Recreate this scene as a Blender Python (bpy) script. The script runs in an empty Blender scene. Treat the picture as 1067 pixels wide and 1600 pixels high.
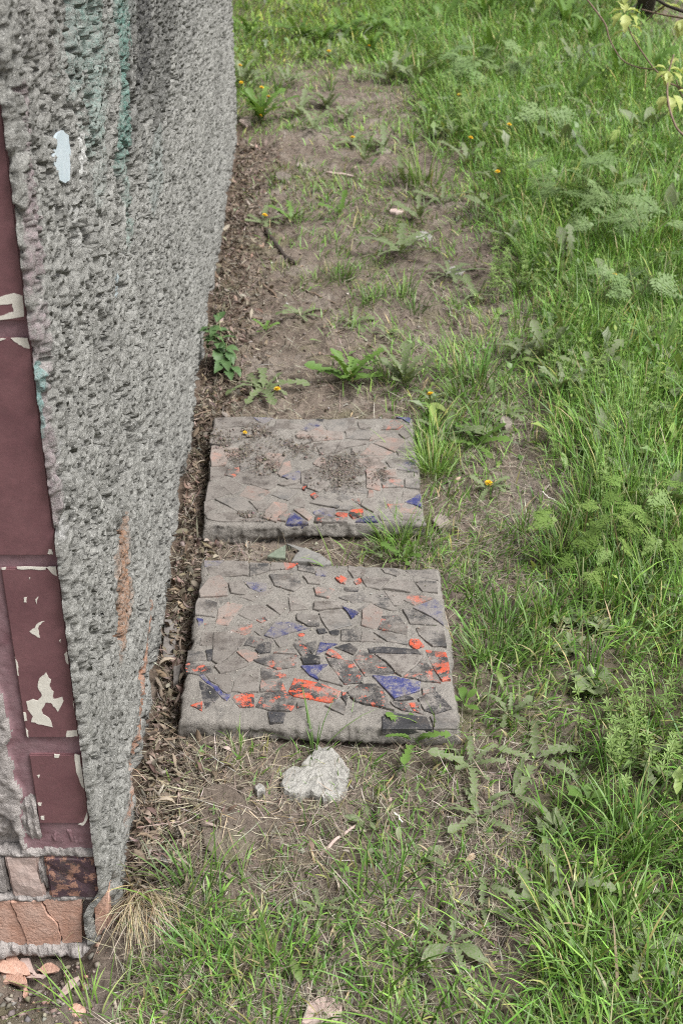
import bpy, math, random
import numpy as np
from mathutils import Vector, Matrix
random.seed(7); RNG = np.random.default_rng(11)
scene = bpy.context.scene; C = scene.collection
# ------------------------------------------------------------------ camera
PITCH = math.radians(31.7); CH = 1.6; F = 2030.0
cd = bpy.data.cameras.new('camera'); cam = bpy.data.objects.new('camera', cd); C.objects.link(cam)
cam.location = (0, 0, CH); cam.rotation_euler = (math.pi/2 - PITCH, 0, 0)
cd.sensor_fit = 'VERTICAL'; cd.sensor_height = 36; cd.sensor_width = 24; cd.lens = 36*F/1600
cd.clip_start = 0.05; cd.clip_end = 400
cd.dof.use_dof = True; cd.dof.focus_distance = 2.15; cd.dof.aperture_fstop = 10.0
scene.camera = cam
scene.cycles.filter_width = 1.1
scene.cycles.use_denoising = False
# ------------------------------------------------------------------ light
SUN_EL, SUN_AZ = math.radians(56), math.radians(114)     # azimuth from +Y towards +X
w = bpy.data.worlds.new('World'); scene.world = w; w.use_nodes = True
nt = w.node_tree; nt.nodes.clear()
sky = nt.nodes.new('ShaderNodeTexSky'); sky.sky_type = 'NISHITA'; sky.sun_disc = False
sky.sun_elevation = SUN_EL; sky.sun_rotation = SUN_AZ; sky.air_density = 1.0; sky.dust_density = 4.0; sky.ozone_density = 1.0
hs = nt.nodes.new('ShaderNodeHueSaturation'); hs.inputs['Saturation'].default_value = 0.18
bg = nt.nodes.new('ShaderNodeBackground'); bg.inputs['Strength'].default_value = 0.052
wo = nt.nodes.new('ShaderNodeOutputWorld')
nt.links.new(sky.outputs[0], hs.inputs['Color']); nt.links.new(hs.outputs[0], bg.inputs[0]); nt.links.new(bg.outputs[0], wo.inputs[0])
sl = bpy.data.lights.new('sun', 'SUN'); so = bpy.data.objects.new('sun', sl); C.objects.link(so)
sl.energy = 1.5; sl.angle = math.radians(30); sl.color = (1, .99, .965)
sd = Vector((math.sin(SUN_AZ)*math.cos(SUN_EL), math.cos(SUN_AZ)*math.cos(SUN_EL), math.sin(SUN_EL)))
so.rotation_euler = sd.to_track_quat('Z', 'Y').to_euler(); so.location = (3, -2, 6)
vs = scene.view_settings; vs.view_transform = 'Standard'; vs.look = 'None'; vs.gamma = 1; vs.use_curve_mapping = False
vs.exposure = 1.80
# ------------------------------------------------------------------ maths helpers
SP, CP = math.sin(PITCH), math.cos(PITCH)
def ray(px, py):
    a = (px-533.5)/F; b = (800-py)/F
    return a, CP + b*SP, -SP + b*CP
def at(px, py, z=0.0):
    dx, dy, dz = ray(px, py); t = (z-CH)/dz
    return Vector((dx*t, dy*t, z))
def depth_px(px, py):                       # photo pixels per metre at the ground there
    p = at(px, py); return F/(p.y*CP + CH*SP)
def project(x, y, z):
    dep = y*CP - (z-CH)*SP; up = y*SP + (z-CH)*CP
    dep = np.maximum(dep, .05)
    return 533.5 + F*x/dep, 800 - F*up/dep
def hsh(ix, iy, seed):
    h = (ix.astype(np.int64)*374761393 + iy.astype(np.int64)*668265263 + seed*974634377) & 0xffffffff
    h = ((h ^ (h >> 13))*1274126177) & 0xffffffff; h = (h ^ (h >> 16)) & 0xffffffff
    return h/4294967295.0
def vn(x, y, seed=0):
    x = np.asarray(x, float); y = np.asarray(y, float)
    ix = np.floor(x); iy = np.floor(y); fx = x-ix; fy = y-iy
    fx = fx*fx*(3-2*fx); fy = fy*fy*(3-2*fy)
    a = hsh(ix, iy, seed); b = hsh(ix+1, iy, seed); c = hsh(ix, iy+1, seed); d = hsh(ix+1, iy+1, seed)
    return (a*(1-fx)+b*fx)*(1-fy) + (c*(1-fx)+d*fx)*fy
def fbm(x, y, seed=0, o=4):
    s = 0; a = .5; t = 0
    for k in range(o):
        s = s + a*vn(x*2**k + 17*k, y*2**k + 31*k, seed+k); t += a; a *= .5
    return s/t
def worley(x, y, seed=0):
    ix = np.floor(x); iy = np.floor(y); best = np.full(np.shape(x), 9.0)
    for i in (-1, 0, 1):
        for j in (-1, 0, 1):
            cx = ix+i; cy = iy+j
            d = (cx+hsh(cx, cy, seed)-x)**2 + (cy+hsh(cx, cy, seed+5)-y)**2
            best = np.minimum(best, d)
    return np.sqrt(best)
def sst(a, b, x):
    t = np.clip((x-a)/(b-a), 0, 1); return t*t*(3-2*t)
WX0, WSL, WY0, WY1 = -.352, -.0245, 1.38, 5.735           # wall line
def wallx(y): return WX0 + WSL*(y-WY0)
def gh(x, y):                                             # ground height
    x = np.asarray(x, float); y = np.asarray(y, float)
    near = sst(12, 5, np.abs(y)+np.abs(x))
    h = (fbm(x*1.3+5, y*1.3, 3, 3)-.5)*.05*near + (fbm(x*9, y*9, 9, 4)-.5)*.026*near
    lump = (sst(.5, .72, fbm(x*30, y*30, 21, 3))*.012 + (fbm(x*75, y*75, 23, 2)-.5)*.007)*near
    right = sst(.15, .9, x + .05*y)*.02
    hole = (-.105*np.exp(-(((x+.49)/.115)**2 + ((y-1.34)/.085)**2)))*(.75+.5*fbm(x*25, y*25, 13, 3))
    ditch = -.012*np.exp(-((x-wallx(y))/.06)**2)*sst(1.3, 1.5, y)*sst(5.9, 5.5, y)
    return h + lump + right + hole + ditch
# ------------------------------------------------------------------ mesh helpers
def link(name, me, mats, parent=None, smooth=False):
    for m in (mats if isinstance(mats, (list, tuple)) else [mats]): me.materials.append(m)
    o = bpy.data.objects.new(name, me); C.objects.link(o)
    if parent: o.parent = parent
    if smooth: me.polygons.foreach_set('use_smooth', np.ones(len(me.polygons), bool))
    return o
def mesh_np(name, V, Fa, col=None, extra=None):
    V = np.asarray(V, np.float32); Fa = np.asarray(Fa, np.int32); k = Fa.shape[1]
    me = bpy.data.meshes.new(name)
    me.vertices.add(len(V)); me.vertices.foreach_set('co', V.ravel())
    me.loops.add(Fa.size); me.loops.foreach_set('vertex_index', Fa.ravel())
    me.polygons.add(len(Fa)); me.polygons.foreach_set('loop_start', np.arange(0, Fa.size, k, dtype=np.int32))
    me.update(calc_edges=True)
    if col is not None:
        a = me.color_attributes.new('Col', 'FLOAT_COLOR', 'POINT')
        c = np.ones((len(V), 4), np.float32); c[:, :col.shape[1]] = col; a.data.foreach_set('color', c.ravel())
    return me
def pyd(name, V, Fs):
    me = bpy.data.meshes.new(name); me.from_pydata([tuple(v) for v in V], [], [tuple(f) for f in Fs]); me.update(); return me
def grid_faces(nu, nv):
    i = np.arange(nu-1)[:, None]*nv + np.arange(nv-1)[None, :]
    return np.stack([i, i+nv, i+nv+1, i+1], -1).reshape(-1, 4)
def tag(o, label=None, cat=None, group=None, kind=None):
    if label: o['label'] = label
    if cat: o['category'] = cat
    if cat and not kind: o['kind'] = 'thing'
    if group: o['group'] = group
    if kind: o['kind'] = kind
    return o
def empty(name, loc, label, cat, group=None, rz=0):
    o = bpy.data.objects.new(name, None); C.objects.link(o); o.location = loc; o.rotation_euler = (0, 0, rz)
    o.empty_display_size = .05
    return tag(o, label, cat, group)
# ------------------------------------------------------------------ materials
class NT:
    def __init__(s, name):
        s.m = bpy.data.materials.new(name); s.m.use_nodes = True; s.t = s.m.node_tree
        s.p = s.t.nodes['Principled BSDF']; s.out = s.t.nodes['Material Output']
        s.tc = s.n('ShaderNodeTexCoord')
    def n(s, ty, **kw):
        nd = s.t.nodes.new(ty)
        for k, v in kw.items():
            if k[0] == '_': setattr(nd, k[1:], v)
            else: nd.inputs[k].default_value = v
        return nd
    def l(s, a, b): s.t.links.new(a, b)
    def noise(s, sc, det=4, rough=.55, vec=None, dim=None):
        nd = s.n('ShaderNodeTexNoise', Scale=sc, Detail=det, Roughness=rough); s.l(vec or s.tc.outputs['Object'], nd.inputs['Vector']); return nd.outputs[0]
    def ramp(s, fac, a, b, ca=(0, 0, 0, 1), cb=(1, 1, 1, 1)):
        r = s.n('ShaderNodeValToRGB'); e = r.color_ramp.elements
        e[0].position = a; e[0].color = ca; e[1].position = b; e[1].color = cb
        s.l(fac, r.inputs[0]); return r.outputs[0]
    def mix(s, fac, a, b, mode='MIX'):
        m = s.n('ShaderNodeMix', _data_type='RGBA', _blend_type=mode)
        for sock, v in ((m.inputs[0], fac), (m.inputs[6], a), (m.inputs[7], b)):
            if isinstance(v, (int, float)): sock.default_value = v
            elif isinstance(v, tuple): sock.default_value = (*v, 1)[:4]
            else: s.l(v, sock)
        return m.outputs[2]
    def bump(s, h, dist, strength=1.0, prev=None):
        b = s.n('ShaderNodeBump', Distance=dist, Strength=strength); s.l(h, b.inputs['Height'])
        if prev: s.l(prev, b.inputs['Normal'])
        return b.outputs[0]
    def fin(s, col, rough=.8, nrm=None, spec=.3):
        if isinstance(col, tuple): s.p.inputs['Base Color'].default_value = (*col, 1)
        else: s.l(col, s.p.inputs['Base Color'])
        if isinstance(rough, (int, float)): s.p.inputs['Roughness'].default_value = rough
        else: s.l(rough, s.p.inputs['Roughness'])
        s.p.inputs['Specular IOR Level'].default_value = spec
        if nrm: s.l(nrm, s.p.inputs['Normal'])
        return s.m
def m_soil():
    s = NT('soil')
    big = s.noise(2.2, 5); mid = s.noise(22, 6, .65); fine = s.noise(260, 5, .7)
    c = s.mix(s.ramp(big, .35, .65), (.168, .134, .108), (.255, .210, .174))
    c = s.mix(s.ramp(mid, .42, .62), c, (.14, .112, .092))
    c = s.mix(s.ramp(s.noise(5.5, 6, .7), .52, .64), c, (.285, .245, .210))
    c = s.mix(s.ramp(fine, .3, .75), s.mix(.5, c, (.13, .10, .08)), c)
    at_ = s.n('ShaderNodeAttribute', _attribute_name='Col')
    sep = s.n('ShaderNodeSeparateColor'); s.l(at_.outputs['Color'], sep.inputs[0])
    c = s.mix(s.ramp(s.noise(3.1, 6, .7), .54, .68), c, s.mix(fine, (.10, .10, .045), (.20, .185, .105)))      # thin moss
    c = s.mix(sep.outputs[0], c, s.mix(fine, (.085, .062, .047), (.17, .125, .095)))      # leaf mould along the wall
    c = s.mix(sep.outputs[1], c, s.mix(mid, (.10, .085, .055), (.17, .15, .10)))          # humus under the turf
    n = s.bump(mid, .014, 1.0); n = s.bump(s.noise(85, 5, .7), .006, 1, n); n = s.bump(fine, .0035, 1, n)
    return s.fin(c, .95, n, .15)
def m_stucco():
    s = NT('stucco')
    f1 = s.noise(6, 6, .65); f2 = s.noise(150, 4, .7); f3 = s.noise(600, 3, .7)
    c = s.mix(s.ramp(f1, .36, .64), (.175, .171, .155), (.305, .300, .277))
    c = s.mix(s.ramp(f2, .3, .75), s.mix(.45, c, (.17, .17, .16)), s.mix(.25, c, (.55, .54, .51)))
    c = s.mix(s.ramp(s.noise(330, 2, .8), .58, .68), c, s.mix(.75, c, (.06, .06, .06)))        # dark and pale sand grains
    c = s.mix(s.ramp(s.noise(115, 4, .8), .585, .64), c, s.mix(.72, c, (.05, .049, .046)))     # dark speckle, shade of small pits painted into the colour
    c = s.mix(s.ramp(s.noise(370, 2, .8), .62, .70), c, s.mix(.7, c, (.72, .71, .68)))
    a = s.n('ShaderNodeAttribute', _attribute_name='Col')
    fa = s.n('ShaderNodeMath', _operation='MULTIPLY_ADD'); s.l(a.outputs['Alpha'], fa.inputs[0]); fa.inputs[1].default_value = .95; s.l(s.noise(130, 5, .75), fa.inputs[2])
    fac = s.n('ShaderNodeMapRange'); s.l(fa.outputs[0], fac.inputs[0]); fac.inputs[1].default_value = .82; fac.inputs[2].default_value = 1.55
    gap = s.n('ShaderNodeMapRange'); s.l(f2, gap.inputs[0]); gap.inputs[1].default_value = .36; gap.inputs[2].default_value = .56; gap.inputs[3].default_value = .3
    fg = s.n('ShaderNodeMath', _operation='MULTIPLY'); s.l(fac.outputs[0], fg.inputs[0]); s.l(gap.outputs[0], fg.inputs[1]); fac = fg
    c = s.mix(fac.outputs[0], c, a.outputs['Color'])
    n = s.bump(f2, .003, .8); n = s.bump(f3, .0015, 1, n)
    return s.fin(c, .93, n, .2)
def m_concrete(name, a=(.30, .275, .245), b=(.40, .37, .335)):
    s = NT(name); f1 = s.noise(8, 4); f2 = s.noise(120, 5, .7); f3 = s.noise(420, 3, .7)
    c = s.mix(s.ramp(f1, .3, .7), a, b); c = s.mix(s.ramp(f2, .3, .7), s.mix(.4, c, (.13, .12, .11)), c)
    c = s.mix(s.ramp(s.noise(26, 5, .72), .54, .66), c, s.mix(.55, c, (.09, .085, .08)))
    c = s.mix(s.ramp(f3, .62, .75), c, (.50, .48, .45))
    return s.fin(c, .92, s.bump(f3, .002, 1, s.bump(f2, .005, 1)), .2)
DUST = (.285, .248, .218)
def m_shard(name, base, dust, paint=None, pamt=.5, rough=.35, scale=22):
    """base glaze, optional worn paint on it, and dry dust lying over both in patches"""
    s = NT(name)
    f = s.noise(scale, 7, .72); f2 = s.noise(430, 4, .75); g = s.noise(48, 6, .72); big = s.noise(7, 3)
    oi = s.n('ShaderNodeObjectInfo')
    jit = s.n('ShaderNodeMapRange'); s.l(oi.outputs['Random'], jit.inputs[0]); jit.inputs[3].default_value = .75; jit.inputs[4].default_value = 1.2
    mul = s.n('ShaderNodeVectorMath', _operation='SCALE'); mul.inputs[0].default_value = base; s.l(jit.outputs[0], mul.inputs['Scale'])
    c = mul.outputs[0]
    if paint: c = s.mix(s.ramp(g, .66-.32*pamt, .69-.32*pamt), c, paint)
    mean = s.n('ShaderNodeMath', _operation='MULTIPLY_ADD'); s.l(f2, mean.inputs[0]); mean.inputs[1].default_value = .42; s.l(f, mean.inputs[2])
    d = s.ramp(mean.outputs[0], .98-.52*dust, 1.09-.46*dust)
    dustc = s.mix(s.ramp(big, .35, .65), (.198, .178, .160), (.278, .252, .228))
    dustc = s.mix(s.ramp(f2, .3, .65), s.mix(.5, dustc, (.08, .07, .062)), dustc)
    c = s.mix(d, c, s.mix(.86, c, dustc))
    sm = s.n('ShaderNodeMath', _operation='MULTIPLY'); s.l(s.ramp(s.noise(13, 7, .75), .53, .64), sm.inputs[0]); s.l(s.ramp(f2, .36, .56), sm.inputs[1])
    c = s.mix(sm.outputs[0], c, (.088, .074, .064))
    r = s.mix(d, (rough,)*3, (.95,)*3)
    return s.fin(c, r, s.bump(f2, .0012, .8, s.bump(f, .003, .7)), .4)
def m_plant(name, a, b, rough=.5, transl=.3, vcol=False, dusty=0.0):
    s = NT(name)
    if vcol:
        at_ = s.n('ShaderNodeAttribute', _attribute_name='Col'); c = at_.outputs['Color']
    else:
        oi = s.n('ShaderNodeObjectInfo'); c = s.mix(oi.outputs['Random'], a, b)
        f = s.noise(60, 3); c = s.mix(s.ramp(f, .3, .8), c, s.mix(.5, c, b))
        if dusty: c = s.mix(s.ramp(s.noise(25, 4), .6-dusty*.4, .9-dusty*.4), c, (.22, .215, .165))
    s.fin(c, rough, None, .3)
    tr = s.n('ShaderNodeBsdfTranslucent'); s.l(s.mix(1.0, c, (1.0, 1.0, .6), 'MULTIPLY'), tr.inputs[0])
    mx = s.n('ShaderNodeMixShader'); mx.inputs[0].default_value = transl
    s.l(s.p.outputs[0], mx.inputs[1]); s.l(tr.outputs[0], mx.inputs[2]); s.l(mx.outputs[0], s.out.inputs[0])
    return s.m
def m_simple(name, a, b, rough=.8, sc=40, bump=.002, spec=.3):
    s = NT(name); f = s.noise(sc, 5, .65); g = s.noise(sc*9, 3, .7)
    c = s.mix(s.ramp(f, .3, .7), a, b); c = s.mix(s.ramp(g, .35, .65), s.mix(.18, c, (.05, .04, .04)), c)
    return s.fin(c, rough, s.bump(g, bump*.4, .8, s.bump(f, bump, .8)), spec)
M = dict(
    soil=m_soil(), stucco=m_stucco(),
    concrete=m_concrete('old_concrete', (.208, .19, .170), (.31, .285, .256)), rubble=m_concrete('pale_rubble', (.37, .355, .325), (.48, .465, .43)),
    mortar=m_simple('mauve_mortar', (.20, .105, .12), (.29, .19, .205), .75, 30, .002),
    greymortar=m_concrete('grey_mortar', (.36, .325, .31), (.50, .46, .44)),
    tile=m_simple('maroon_glaze', (.140, .064, .073), (.205, .100, .108), .36, 14, .0010, .5),
    chip=m_simple('white_body', (.70, .67, .59), (.78, .75, .67), .7, 60, .0008),
    bluepatch=m_simple('pale_blue_paint', (.42, .49, .54), (.50, .56, .60), .5, 30, .0008),
    brick=m_simple('orange_brick', (.46, .25, .175), (.58, .40, .325), .92, 22, .006),
    palebrick=m_simple('limed_brick', (.42, .30, .26), (.55, .45, .41), .92, 14, .004),
    darkbrick=m_shard('painted_brick', (.42, .23, .17), .18, (.075, .045, .055), .62, .7, 16),
    blue=m_shard('cobalt_glaze', (.038, .042, .13), .60, None, .5, .25, 40),
    bluedusty=m_shard('cobalt_glaze_dusty', (.042, .047, .13), .82, None, .5, .3, 40),
    dust=m_shard('dusty_tile', (.095, .08, .072), .80, None),
    pink=m_shard('dusty_terracotta', (.30, .175, .14), .84, None),
    grey=m_shard('grey_tile', (.13, .122, .115), .74),
    dark=m_shard('charcoal_tile', (.034, .033, .036), .52),
    darkdusty=m_shard('charcoal_tile_dusty', (.050, .048, .048), .76),
    orange=m_shard('orange_tile', (.040, .037, .038), .58, (.47, .080, .038), .60, .45),
    orangedusty=m_shard('orange_tile_dusty', (.06, .055, .052), .80, (.46, .11, .06), .5, .45),
    spot=m_shard('spotted_tile', (.045, .042, .042), .64, (.47, .085, .042), .30, .45),
    grass=m_plant('grass_blades', None, None, .42, .25, True),
    straw=m_plant('dry_straw', None, None, .8, .15, True),
    litter=m_plant('dead_leaves', None, None, .9, .1, True),
    dand=m_plant('dandelion_leaf', (.11, .165, .055), (.16, .215, .085), .55, .25, False, .45),
    dandgreen=m_plant('dandelion_green', (.095, .18, .035), (.14, .235, .055), .5, .3),
    stem=m_plant('green_stem', (.16, .20, .08), (.20, .20, .10), .5, .1),
    yellow=m_simple('yellow_petals', (.75, .45, .015), (.85, .58, .03), .6, 200, .001),
    parsley=m_plant('parsley_leaf', (.15, .25, .055), (.21, .30, .08), .5, .35),
    parsleygrey=m_plant('feathery_leaf', (.15, .235, .085), (.20, .28, .115), .5, .3),
    cleaver=m_plant('cleavers_leaf', (.19, .29, .085), (.26, .36, .12), .5, .35),
    nettle=m_plant('nettle_leaf', (.065, .125, .045), (.10, .17, .065), .5, .2),
    maple=m_plant('young_maple_leaf', (.38, .45, .13), (.48, .52, .19), .45, .35),
    bark=m_simple('brown_twig', (.17, .12, .085), (.26, .19, .14), .8, 90, .001),
    darkbark=m_simple('dark_bark', (.035, .028, .024), (.08, .062, .05), .9, 20, .01),
    wood=m_simple('grey_wood', (.135, .12, .11), (.22, .20, .185), .9, 60, .002),
    stone=m_simple('grey_stone', (.17, .165, .155), (.25, .24, .225), .9, 40, .002),
    dirtstone=m_simple('dirty_stone', (.20, .17, .145), (.27, .235, .20), .92, 20, .003),
    clod=m_simple('soil_clod', (.12, .10, .085), (.21, .178, .152), .97, 90, .003),
    green=m_simple('green_tile', (.14, .17, .125), (.20, .225, .175), .5, 50, .0006),
)
# ------------------------------------------------------------------ ground
def graded(lo, hi, step, ends, k=1.22):
    mid = np.arange(lo, hi, step); a = []; d = step; v = lo
    while v > ends[0]: d *= k; v -= d; a.append(v)
    b = []; d = step; v = mid[-1]
    while v < ends[1]: d *= k; v += d; b.append(v)
    return np.array(a[::-1] + list(mid) + b)
gx = graded(-.62, 1.1, .0075, (-60, 60)); ya = [.95]
while ya[-1] < 9.5: ya.append(ya[-1] + .0068*max(1, (ya[-1]/2.0)**1.15))
gy = np.concatenate([[-40, -20, -10, -5, -2, -.8, 0, .4, .65, .8, .9], ya, [10.2, 11.5, 14, 19, 28, 45, 80, 150, 300]])
GX, GY = np.meshgrid(gx, gy, indexing='ij'); GZ = gh(GX, GY)
# density of growth, read row by row off the photograph (50 px cells), used as a map on the ground
DM = """0000000999999999999753
0000000889999999999866
0000000742349999999999
0000000542111899999999
0000000111122689999999
0000000011111168999999
0000000111111247999999
0000000011111115999999
0000000001131111899999
0000000001122112599999
0000000000111112499999
0000000000123333579999
0000000000124444579999
0000000000000852379999
0000000000000832258889
0000000000000543126888
0000000000000222347778
0000000000035533467777
0000000000000142246677
0000000000000153746777
0000000000000154853677
0000000000000066645677
0000000000000056645667
0000011111223343446778
0000011112434422346788
0000012113354423568999
0000012123454431368999
0000024544454422578988
0000046544455433457788
0000156655445543456788
0004566776555544567888
0025554433245566667788""".split()
DM = np.array([[int(c) for c in r] for r in DM], float)
def dens(x, y):
    px, py = project(x, y, 0.0)
    u = np.clip(px/50-.5, 0, 20.99); v = np.clip(py/50-.5, 0, 30.99)
    i = u.astype(int); j = v.astype(int); a = u-i; b = v-j
    i2 = np.minimum(i+1, 21); j2 = np.minimum(j+1, 31)
    d = (DM[j, i]*(1-a)+DM[j, i2]*a)*(1-b) + (DM[j2, i]*(1-a)+DM[j2, i2]*a)*b
    d = d + 1.7*sst(800, 880, px)*sst(620, 720, py)*sst(8.5, 6, d) + .8*sst(540, 640, px)*sst(1180, 1260, py)*sst(8.5, 6, d)
    return np.where(x < wallx(y)-.02, np.where(y > WY1, 7, d), d)
dn = dens(GX, GY); gcol = np.zeros((GX.size, 3))
dw = GX - wallx(GY)
mould = np.exp(-(np.maximum(dw, 0)/.085)**2)*(GY > 1.45)*(GY < 5.9)*sst(.25, .55, fbm(GX*14, GY*14, 41)+.1)
gcol[:, 0] = np.clip(mould, 0, 1).ravel(); gcol[:, 1] = sst(4, 8, dn).ravel()
g = link('ground', mesh_np('ground', np.stack([GX, GY, GZ], -1).reshape(-1, 3), grid_faces(*GX.shape), gcol), M['soil'], smooth=True)
tag(g, kind='structure')
# ------------------------------------------------------------------ wall
wall = empty('wall', (WX0, WY0, 0), 'rough grey stucco wall end with maroon tiles and broken bricks at its near corner', 'wall')
WL = (WY1-WY0); ang = math.atan(WSL)
WD = Vector((math.sin(ang), math.cos(ang), 0)); WN = Vector((math.cos(ang), -math.sin(ang), 0))
def at_wall(px, py):                         # pixel -> (s along wall, z)
    d = Vector(ray(px, py)); o = Vector((0, 0, CH)); p0 = Vector((WX0, WY0, 0))
    t = (p0-o).dot(WN)/d.dot(WN); p = o + d*t
    return (p-p0).dot(WD), p.z
def at_front(px, py, Y=WY0):
    d = ray(px, py); t = Y/d[1]; return d[0]*t, CH + d[2]*t
R = .014
ss = [-R*1.55]
while ss[-1] < WL: ss.append(ss[-1] + .0047*max(1, (1+max(ss[-1], 0)/1.3)**1.15))
ss = np.array(ss); zz = np.concatenate([np.arange(-.13, 1.42, .0028), np.arange(1.425, 2.7, .03)])
S, Z = np.meshgrid(ss, zz, indexing='ij')
warp = (fbm(S*9, Z*9, 77, 2)-.5)*.02
S2 = S+warp; Z2 = Z+warp
lump = (fbm(S2*20, Z2*13, 51, 2)-.5)*.008
gr = (.6-worley(S2*240, Z2*200, 61))*.0026 + (vn(S2*360, Z2*330, 66)-.5)*.0036 + (vn(S2*520, Z2*640, 68)-.5)*.0034 + (fbm(S2*150, Z2*110, 67, 2)-.5)*.0060
pn = fbm(S2*130, Z2*95, 71, 2); pn2 = fbm(S2*52, Z2*26, 73, 3); pw = worley(S2*95, Z2*62, 75)
pits = -.016*sst(.575, .615, pn) - .024*sst(.595, .635, pn2) - .014*sst(.70, .76, pw)
rough = .8 + .5*np.exp(-np.maximum(S, 0)/.30)*sst(.15, .6, Z)
D = (lump + gr + pits)*rough + .003
D = D*(.22+.78*sst(-.002, .03, S))
for px_, py_, a_w, a_h in ((95, 246, 17, 48),):
    (s0, z0), (s1, z1) = at_wall(px_-a_w, py_-a_h), at_wall(px_+a_w, py_+a_h)
    e_ = ((S-(s0+s1)/2)/((s1-s0)/2))**2 + ((Z-(z0+z1)/2)/((z1-z0)/2))**2
    D = np.where(e_ < 1, np.minimum(D, -.002), D)
D *= np.where(Z > 1.43, 0, 1)
base = sst(.12, 0, Z)*(fbm(S*12, Z*0+3, 81, 3)-.45)*.05*sst(-.01, .05, S)
D = D - np.maximum(base, 0)
a_ = np.clip(-S/R, 0, math.pi/2+.1)
nx = np.where(S < 0, np.cos(a_), 1.0); ny = np.where(S < 0, -np.sin(a_), 0.0)
bx = np.where(S < 0, -R + R*np.cos(a_), 0); by = np.where(S < 0, R - R*np.sin(a_) - R, S)
LX = bx + nx*D; LY = by + ny*D
low = sst(.09, .02, Z)*sst(.07, .0, S)                 # the plaster toe curls back at the corner
LX = LX - .03*low
LX = LX + .0125*np.clip(Z-.2, 0, 2)*sst(.10, .0, S)
P = np.stack([LX*WN.x + LY*WD.x, LX*WN.y + LY*WD.y, Z], -1)
col = np.zeros(S.shape + (4,))
def stain(px0, py0, px1, py1, wpx, rgb, al, seed):
    (s0, z0), (s1, z1) = at_wall(px0, py0), at_wall(px1, py1)
    wd = .5*(at_wall(px0+wpx/2, py0)[0]-at_wall(px0-wpx/2, py0)[0] + at_wall(px1+wpx/2, py1)[0]-at_wall(px1-wpx/2, py1)[0])*.5
    t = np.clip((Z-z0)/(z1-z0+1e-9), 0, 1); c = s0 + (s1-s0)*t
    inside = sst(-.06, .03, (Z-z0)/(z1-z0))*sst(1.08, .85, (Z-z0)/(z1-z0))
    m = al*inside*sst(1.25, .45, np.abs(S-c)/wd + (fbm(S*22, Z*9, seed, 3)-.5)*1.3)
    keep = m > col[..., 3]
    for k in range(3): col[..., k] = np.where(keep, rgb[k], col[..., k])
    col[..., 3] = np.maximum(m, col[..., 3])
for a in [(190, -60, 197, 270, 26, (.075, .205, .170), .86, 1), (196, 250, 200, 400, 18, (.09, .24, .20), .55, 2), (188, -60, 170, 180, 60, (.12, .25, .215), .45, 21),
          (135, -60, 150, 260, 46, (.13, .27, .235), .62, 3), (226, -60, 222, 150, 34, (.022, .022, .024), 1.0, 4), (262, -60, 250, 200, 60, (.05, .05, .048), .85, 14), (235, -60, 232, 190, 90, (.045, .045, .044), .72, 34), (300, -60, 290, 120, 60, (.09, .09, .087), .6, 35), (30, -60, 45, 110, 50, (.10, .09, .085), .6, 36), (181, 430, 181, 466, 9, (.36, .42, .44), 1.0, 37), (110, -60, 120, 160, 26, (.10, .20, .18), .6, 38), (205, -40, 205, 60, 26, (.03, .045, .045), .8, 24),
          (190, 820, 198, 990, 30, (.30, .165, .10), 1.0, 5), (233, 960, 205, 1260, 24, (.34, .17, .105), 1.0, 6), (212, 1150, 195, 1300, 22, (.36, .24, .19), .7, 16),
          (70, 30, 95, 120, 40, (.17, .26, .24), .40, 7), (240, 210, 245, 330, 30, (.17, .22, .21), .6, 8), (150, 120, 160, 330, 30, (.18, .25, .23), .5, 28),
          (128, 205, 128, 290, 22, (.66, .66, .64), .85, 9), (118, 300, 122, 400, 30, (.58, .58, .56), .5, 10), (60, -20, 70, 200, 60, (.20, .19, .175), .6, 29),
          (30, 120, 46, 480, 26, (.27, .20, .215), .8, 11), (50, 480, 90, 870, 24, (.30, .235, .25), .8, 12), (60, 560, 70, 720, 10, (.20, .34, .33), .9, 13),
          (92, 880, 135, 1200, 14, (.28, .36, .34), .6, 15), (75, 700, 95, 860, 26, (.55, .54, .56), .55, 19), (40, 0, 60, 330, 50, (.22, .21, .19), .4, 17)]:
    stain(*a)
lean = lambda z: .0125*np.clip(z-.2, 0, 2)
st = link('stucco', mesh_np('stucco', P.reshape(-1, 3), grid_faces(*S.shape), col.reshape(-1, 4)), M['stucco'], wall, False)
def boxm(name, x0, x1, y0, y1, z0, z1, mat, parent, jit=0, bev=0, seg=2, sub=0, dz=None, seed=0, smooth=False):
    import bmesh
    bm = bmesh.new(); bmesh.ops.create_cube(bm, size=1)
    for v in bm.verts: v.co = Vector(((x0+x1)/2 + v.co.x*(x1-x0), (y0+y1)/2 + v.co.y*(y1-y0), (z0+z1)/2 + v.co.z*(z1-z0)))
    if bev: bmesh.ops.bevel(bm, geom=bm.edges[:], offset=bev, segments=seg, affect='EDGES')
    if sub: bmesh.ops.subdivide_edges(bm, edges=bm.edges[:], cuts=sub, use_grid_fill=True)
    if jit:
        co = np.array([v.co for v in bm.verts]); q = 45
        n = [(fbm(co[:, i]*q+seed, co[:, (i+1) % 3]*q+co[:, (i+2) % 3]*q*.7, seed+i, 4)-.5)*2*jit for i in range(3)]
        for k, v in enumerate(bm.verts): v.co += Vector((n[0][k], n[1][k], n[2][k]))
    me = bpy.data.meshes.new(name); bm.to_mesh(me); bm.free()
    return link(name, me, mat, parent, smooth)
lx = lambda X: X-WX0; ly = lambda Y: Y-WY0
TR = -.3665                                   # right edge of the tile column (world X)
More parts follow.
